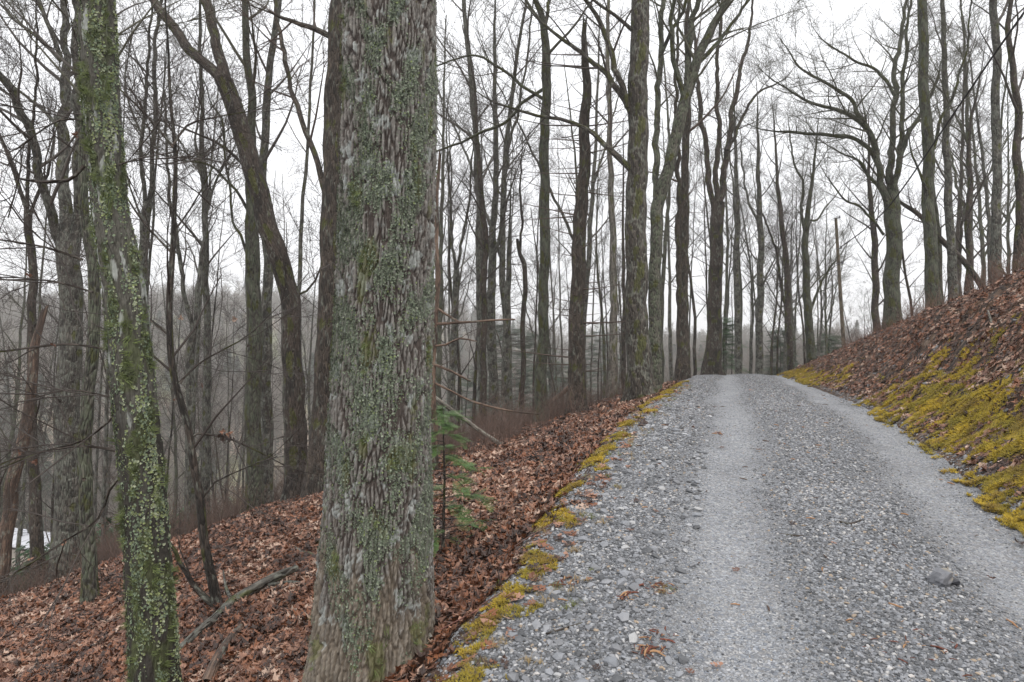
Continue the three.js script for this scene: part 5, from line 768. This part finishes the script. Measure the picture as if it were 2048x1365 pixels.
// brushwood: whippy stems nobody could count
{
  const r = rngOf(717), geos = [0, 1, 2].map((v) => { const g = new Geo(); for (let k = 0; k < 7; k++) { const a = r() * TAU, h = 0.5 + 0.6 * r(), l = 0.15 + 0.35 * r(); let q = [{ x: (r() - 0.5) * 0.2, y: -0.05, z: (r() - 0.5) * 0.2, r: 0.006 }]; for (let j = 1; j <= 4; j++) { const b = q[j - 1]; q.push({ x: b.x + (Math.cos(a) * l) / 4 + (r() - 0.5) * 0.07, y: b.y + h / 4, z: b.z + (Math.sin(a) * l) / 4 + (r() - 0.5) * 0.07, r: 0.006 - j * 0.0011 }); } g.tube(q, 3, { cap: false }); for (let j = 1; j < 4; j++) { const b = q[j], c = r() * TAU, w = 0.12 + 0.2 * r(); g.tube([{ ...b, r: 0.003 }, { x: b.x + Math.cos(c) * w, y: b.y + w * (0.4 + 0.6 * r()), z: b.z + Math.sin(c) * w, r: 0.0018 }], 3, { cap: false }); } } return g.build(); });
  const lists = [[], [], []], put = (x, D, s) => { const k = 0.7 + 0.7 * r(); lists[Math.floor(r() * 3)].push({ m: place(gAt(x, D), UPV, r() * TAU, V(s, s * (0.8 + 0.5 * r()), s)), c: rgb(0.105 * k, 0.07 * k, 0.056 * k) }); };
  for (let k = 0; k < 900; k++) { const px = -80 + 720 * r(), D = 8.5 + 16 * r() ** 1.2, x = ((px - 1024) / FOCAL) * D; if (fbm2(x * 0.5, D * 0.5) + sst(9, 14, D) - 0.4 - 0.55 * sst(250, 600, px) < 0.15) continue; put(x, D, 0.45 + 0.55 * r()); }
  for (let k = 0; k < 600; k++) { const px = 865 + 400 * r(), D = 10 + 14 * r(), x = ((px - 1024) / FOCAL) * D, c = x - LEAN * D; if (c > -2.6 - 1.2 * r() || fbm2(x * 0.6 + 8, D * 0.6) < -0.05) continue; put(x, D, 0.5 + 0.4 * r()); }
  lists.forEach((l, k) => instances('brushwood', geos[k], new THREE.MeshStandardMaterial({ color: 0xffffff, roughness: 0.8 }), l, floor));
  const onBank = [[], [], []]; for (let k = 0; k < 1100; k++) { const D = 7 + 22 * r(), c = EDGE_R + 2.5 + 3 * r(), x = c + LEAN * D; if (fbm2(x * 0.8, D * 0.8 + 33) < -0.1) continue; const q = 0.8 + 0.7 * r(); onBank[Math.floor(r() * 3)].push({ m: place(gAt(x, D), UPV, r() * TAU, 0.35 + 0.6 * r()), c: rgb(0.13 * q, 0.075 * q, 0.055 * q) }); }
  onBank.forEach((l, k) => instances('brushwood', geos[k], new THREE.MeshStandardMaterial({ color: 0xffffff, roughness: 0.8 }), l, bank));
}
// wooden pole and its cable
{
  const D = 30, base = groundUnder(1692, D), g = thing('utility_pole', 'weathered leaning wooden pole beside the bank beyond the crest', 'pole', base), top = at(1672, 436, D).sub(base), foot = at(1690, 700, D).sub(base);
  const P = (t, r) => ({ x: lerp(foot.x, top.x, t), y: lerp(-0.4, top.y, t), z: lerp(0, top.z, t), r });
  mesh('shaft', new Geo().tube([P(0, 0.085), P(0.25, 0.08), P(0.6, 0.072), P(1, 0.06)], 12, {}), new THREE.MeshStandardMaterial({ map: BARK.pale.map, bumpMap: BARK.wood.bumpMap, bumpScale: 0.01, color: rgb(1, 0.88, 0.75), roughness: 0.85 }), g);
  const iron = new THREE.MeshStandardMaterial({ color: rgb(0.16, 0.16, 0.17), roughness: 0.55, metalness: 0.4 });
  for (const t of [0.995, 0.79, 0.69]) { const q = P(t, 0), b = new Geo().tube([{ x: q.x - 0.12, y: q.y, z: q.z + 0.05, r: 0.022 }, { x: q.x + 0.16, y: q.y + 0.02, z: q.z + 0.05, r: 0.022 }], 6, {}); mesh('bracket', b, iron, g); const k = new THREE.Mesh(new THREE.LatheGeometry([[0, 0], [0.035, 0], [0.045, 0.03], [0.03, 0.05], [0.045, 0.07], [0.02, 0.1], [0, 0.1]].map(([x, y]) => new THREE.Vector2(x, y)), 10), iron); k.name = 'insulator'; k.position.set(q.x + 0.14, q.y + 0.02, q.z + 0.05); k.castShadow = k.receiveShadow = true; g.add(k); }
  const pin = P(0.79, 0), start = V(base.x + pin.x + 0.14, base.y + pin.y + 0.1, base.z + pin.z + 0.05), pts = [{ x: start.x, y: start.y, z: start.z }, ...[[1735, 455, 24.5], [1794, 393, 19.5], [1924, 204, 14.5], [2048, 26, 11.8]].map(([x, y, d]) => { const q = at(x, y, d); return { x: q.x, y: q.y, z: q.z }; }), { x: 7.3, y: 8.9, z: -5 }, { x: 6.2, y: 10.2, z: 3 }].map((q) => ({ x: q.x - start.x, y: q.y - start.y, z: q.z - start.z, r: 0.021 }));
  const w = thing('power_cable', 'black cable rising from the wooden pole to the upper right', 'cable', start); mesh('cable', new Geo().tube(smooth(pts, 0.5), 6, {}), new THREE.MeshStandardMaterial({ color: rgb(0.02, 0.02, 0.022), roughness: 0.6 }), w);
}
// the house in the hollow, its white roof showing at the far left
{
  const D = 36, e = at(34, 1080, D), gy = ground(e.x, D), g = thing('house', 'low house with a white metal roof down in the hollow at far left', 'house', V(e.x, gy, -D)), H = Math.max(2.2, e.y - gy), L = 8, Wd = 2.2;
  g.rotation.y = -0.35; const wallM = new THREE.MeshStandardMaterial({ color: rgb(0.35, 0.32, 0.28), roughness: 0.9 }), roofM = new THREE.MeshStandardMaterial({ color: rgb(0.55, 0.56, 0.6), roughness: 0.5 }), glassM = new THREE.MeshStandardMaterial({ color: rgb(0.03, 0.035, 0.04), roughness: 0.1 });
  const wl = mesh('wall', new THREE.BoxGeometry(L, H, Wd), wallM, g); wl.position.y = H / 2 - 0.1;
  for (const s of [-1, 1]) { const roof = mesh('roof', new THREE.BoxGeometry(L + 0.8, 0.06, Wd * 0.62), roofM, g); roof.position.set(0, H + 0.2, s * Wd * 0.27); roof.rotation.x = s * 0.14; for (let k = 0; k <= 12; k++) { const rb = mesh('roof_seam', new THREE.BoxGeometry(0.03, 0.03, Wd * 0.62), roofM, roof); rb.position.set(-L / 2 - 0.38 + (k * (L + 0.76)) / 12, 0.044, 0); } }
  for (const x of [-2, 1.6]) { const wi = mesh('window', new THREE.BoxGeometry(1, 1, 0.06), roofM, g); wi.position.set(x, H * 0.5, Wd / 2 + 0.02); const gl = mesh('pane', new THREE.BoxGeometry(0.84, 0.84, 0.03), glassM, wi); gl.position.z = 0.03; }
  const dr = mesh('door', new THREE.BoxGeometry(0.9, 1.95, 0.05), new THREE.MeshStandardMaterial({ color: rgb(0.12, 0.06, 0.04), roughness: 0.7 }), g); dr.position.set(-0.2, 0.95, Wd / 2 + 0.015);
}
// leaning red log and white marker in the wood
{
  const a = groundUnder(1108, 20), g = thing('leaning_log', 'reddish broken log propped at a slant behind the conifer snag', 'log', a), q = [[1104, 805, 9], [1122, 790, 10], [1140, 772, 8]].map(([x, y, w]) => { const p = at(x, y, 20).sub(a); return { x: p.x, y: p.y, z: p.z, r: (w / 2 / FOCAL) * 20 }; }); q.unshift({ x: q[0].x - 0.25, y: -0.1, z: q[0].z, r: q[0].r }); mesh('log', new Geo().tube(smooth(q, 0.1), 8, { lump: 0.1, jag: 0.08 }), BARK.wood, g);
  const b = groundUnder(1144, 19), m = thing('marker_post', 'small white marker post with pink ribbon beside the conifer snag', 'marker', b), y1 = at(1144, 775, 19).y - b.y; mesh('post', new THREE.BoxGeometry(0.05, y1, 0.05), new THREE.MeshStandardMaterial({ color: rgb(0.7, 0.7, 0.7), roughness: 0.7 }), m).position.y = y1 / 2 - 0.03; const rb = mesh('ribbon', new THREE.BoxGeometry(0.09, 0.12, 0.07), new THREE.MeshStandardMaterial({ color: rgb(0.55, 0.2, 0.2), roughness: 0.7 }), m); rb.position.set(0, y1 + 0.04, 0);
}
// withered leaves that still hang on the near twigs
{
  const r = rngOf(919), hang = (parent, px, py, D, s) => { const q = at(px, py, D).sub(parent.position), m = new THREE.Mesh(leafShapes[[1, 3, 4][Math.floor(r() * 3)]], leafMats[Math.floor(r() * 16)]); m.name = 'withered_leaf'; m.position.copy(q); m.rotation.set(1.3 + (r() - 0.5), r() * TAU, (r() - 0.5)); m.scale.set(s, s * 1.4, s); m.castShadow = m.receiveShadow = true; parent.add(m); };
  const sap = scene.getObjectByName('sapling'), mos = scene.getObjectByName('mossy_tree');
  for (let k = 0; k < 9; k++) hang(sap, 440 + 26 * r(), 864 + 20 * r(), 6 + (r() - 0.5) * 0.12, 0.055 + 0.035 * r());
  [[405, 770], [352, 800], [362, 640], [300, 690], [500, 690], [470, 640]].forEach(([x, y]) => hang(sap, x, y, 6, 0.05));
  [[40, 905], [75, 925], [170, 960], [130, 1085], [62, 1120], [20, 700], [110, 690], [60, 555], [155, 270], [205, 1050]].forEach(([x, y]) => hang(mos, x, y, 3.6, 0.035));
}
renderer.render(scene, camera);
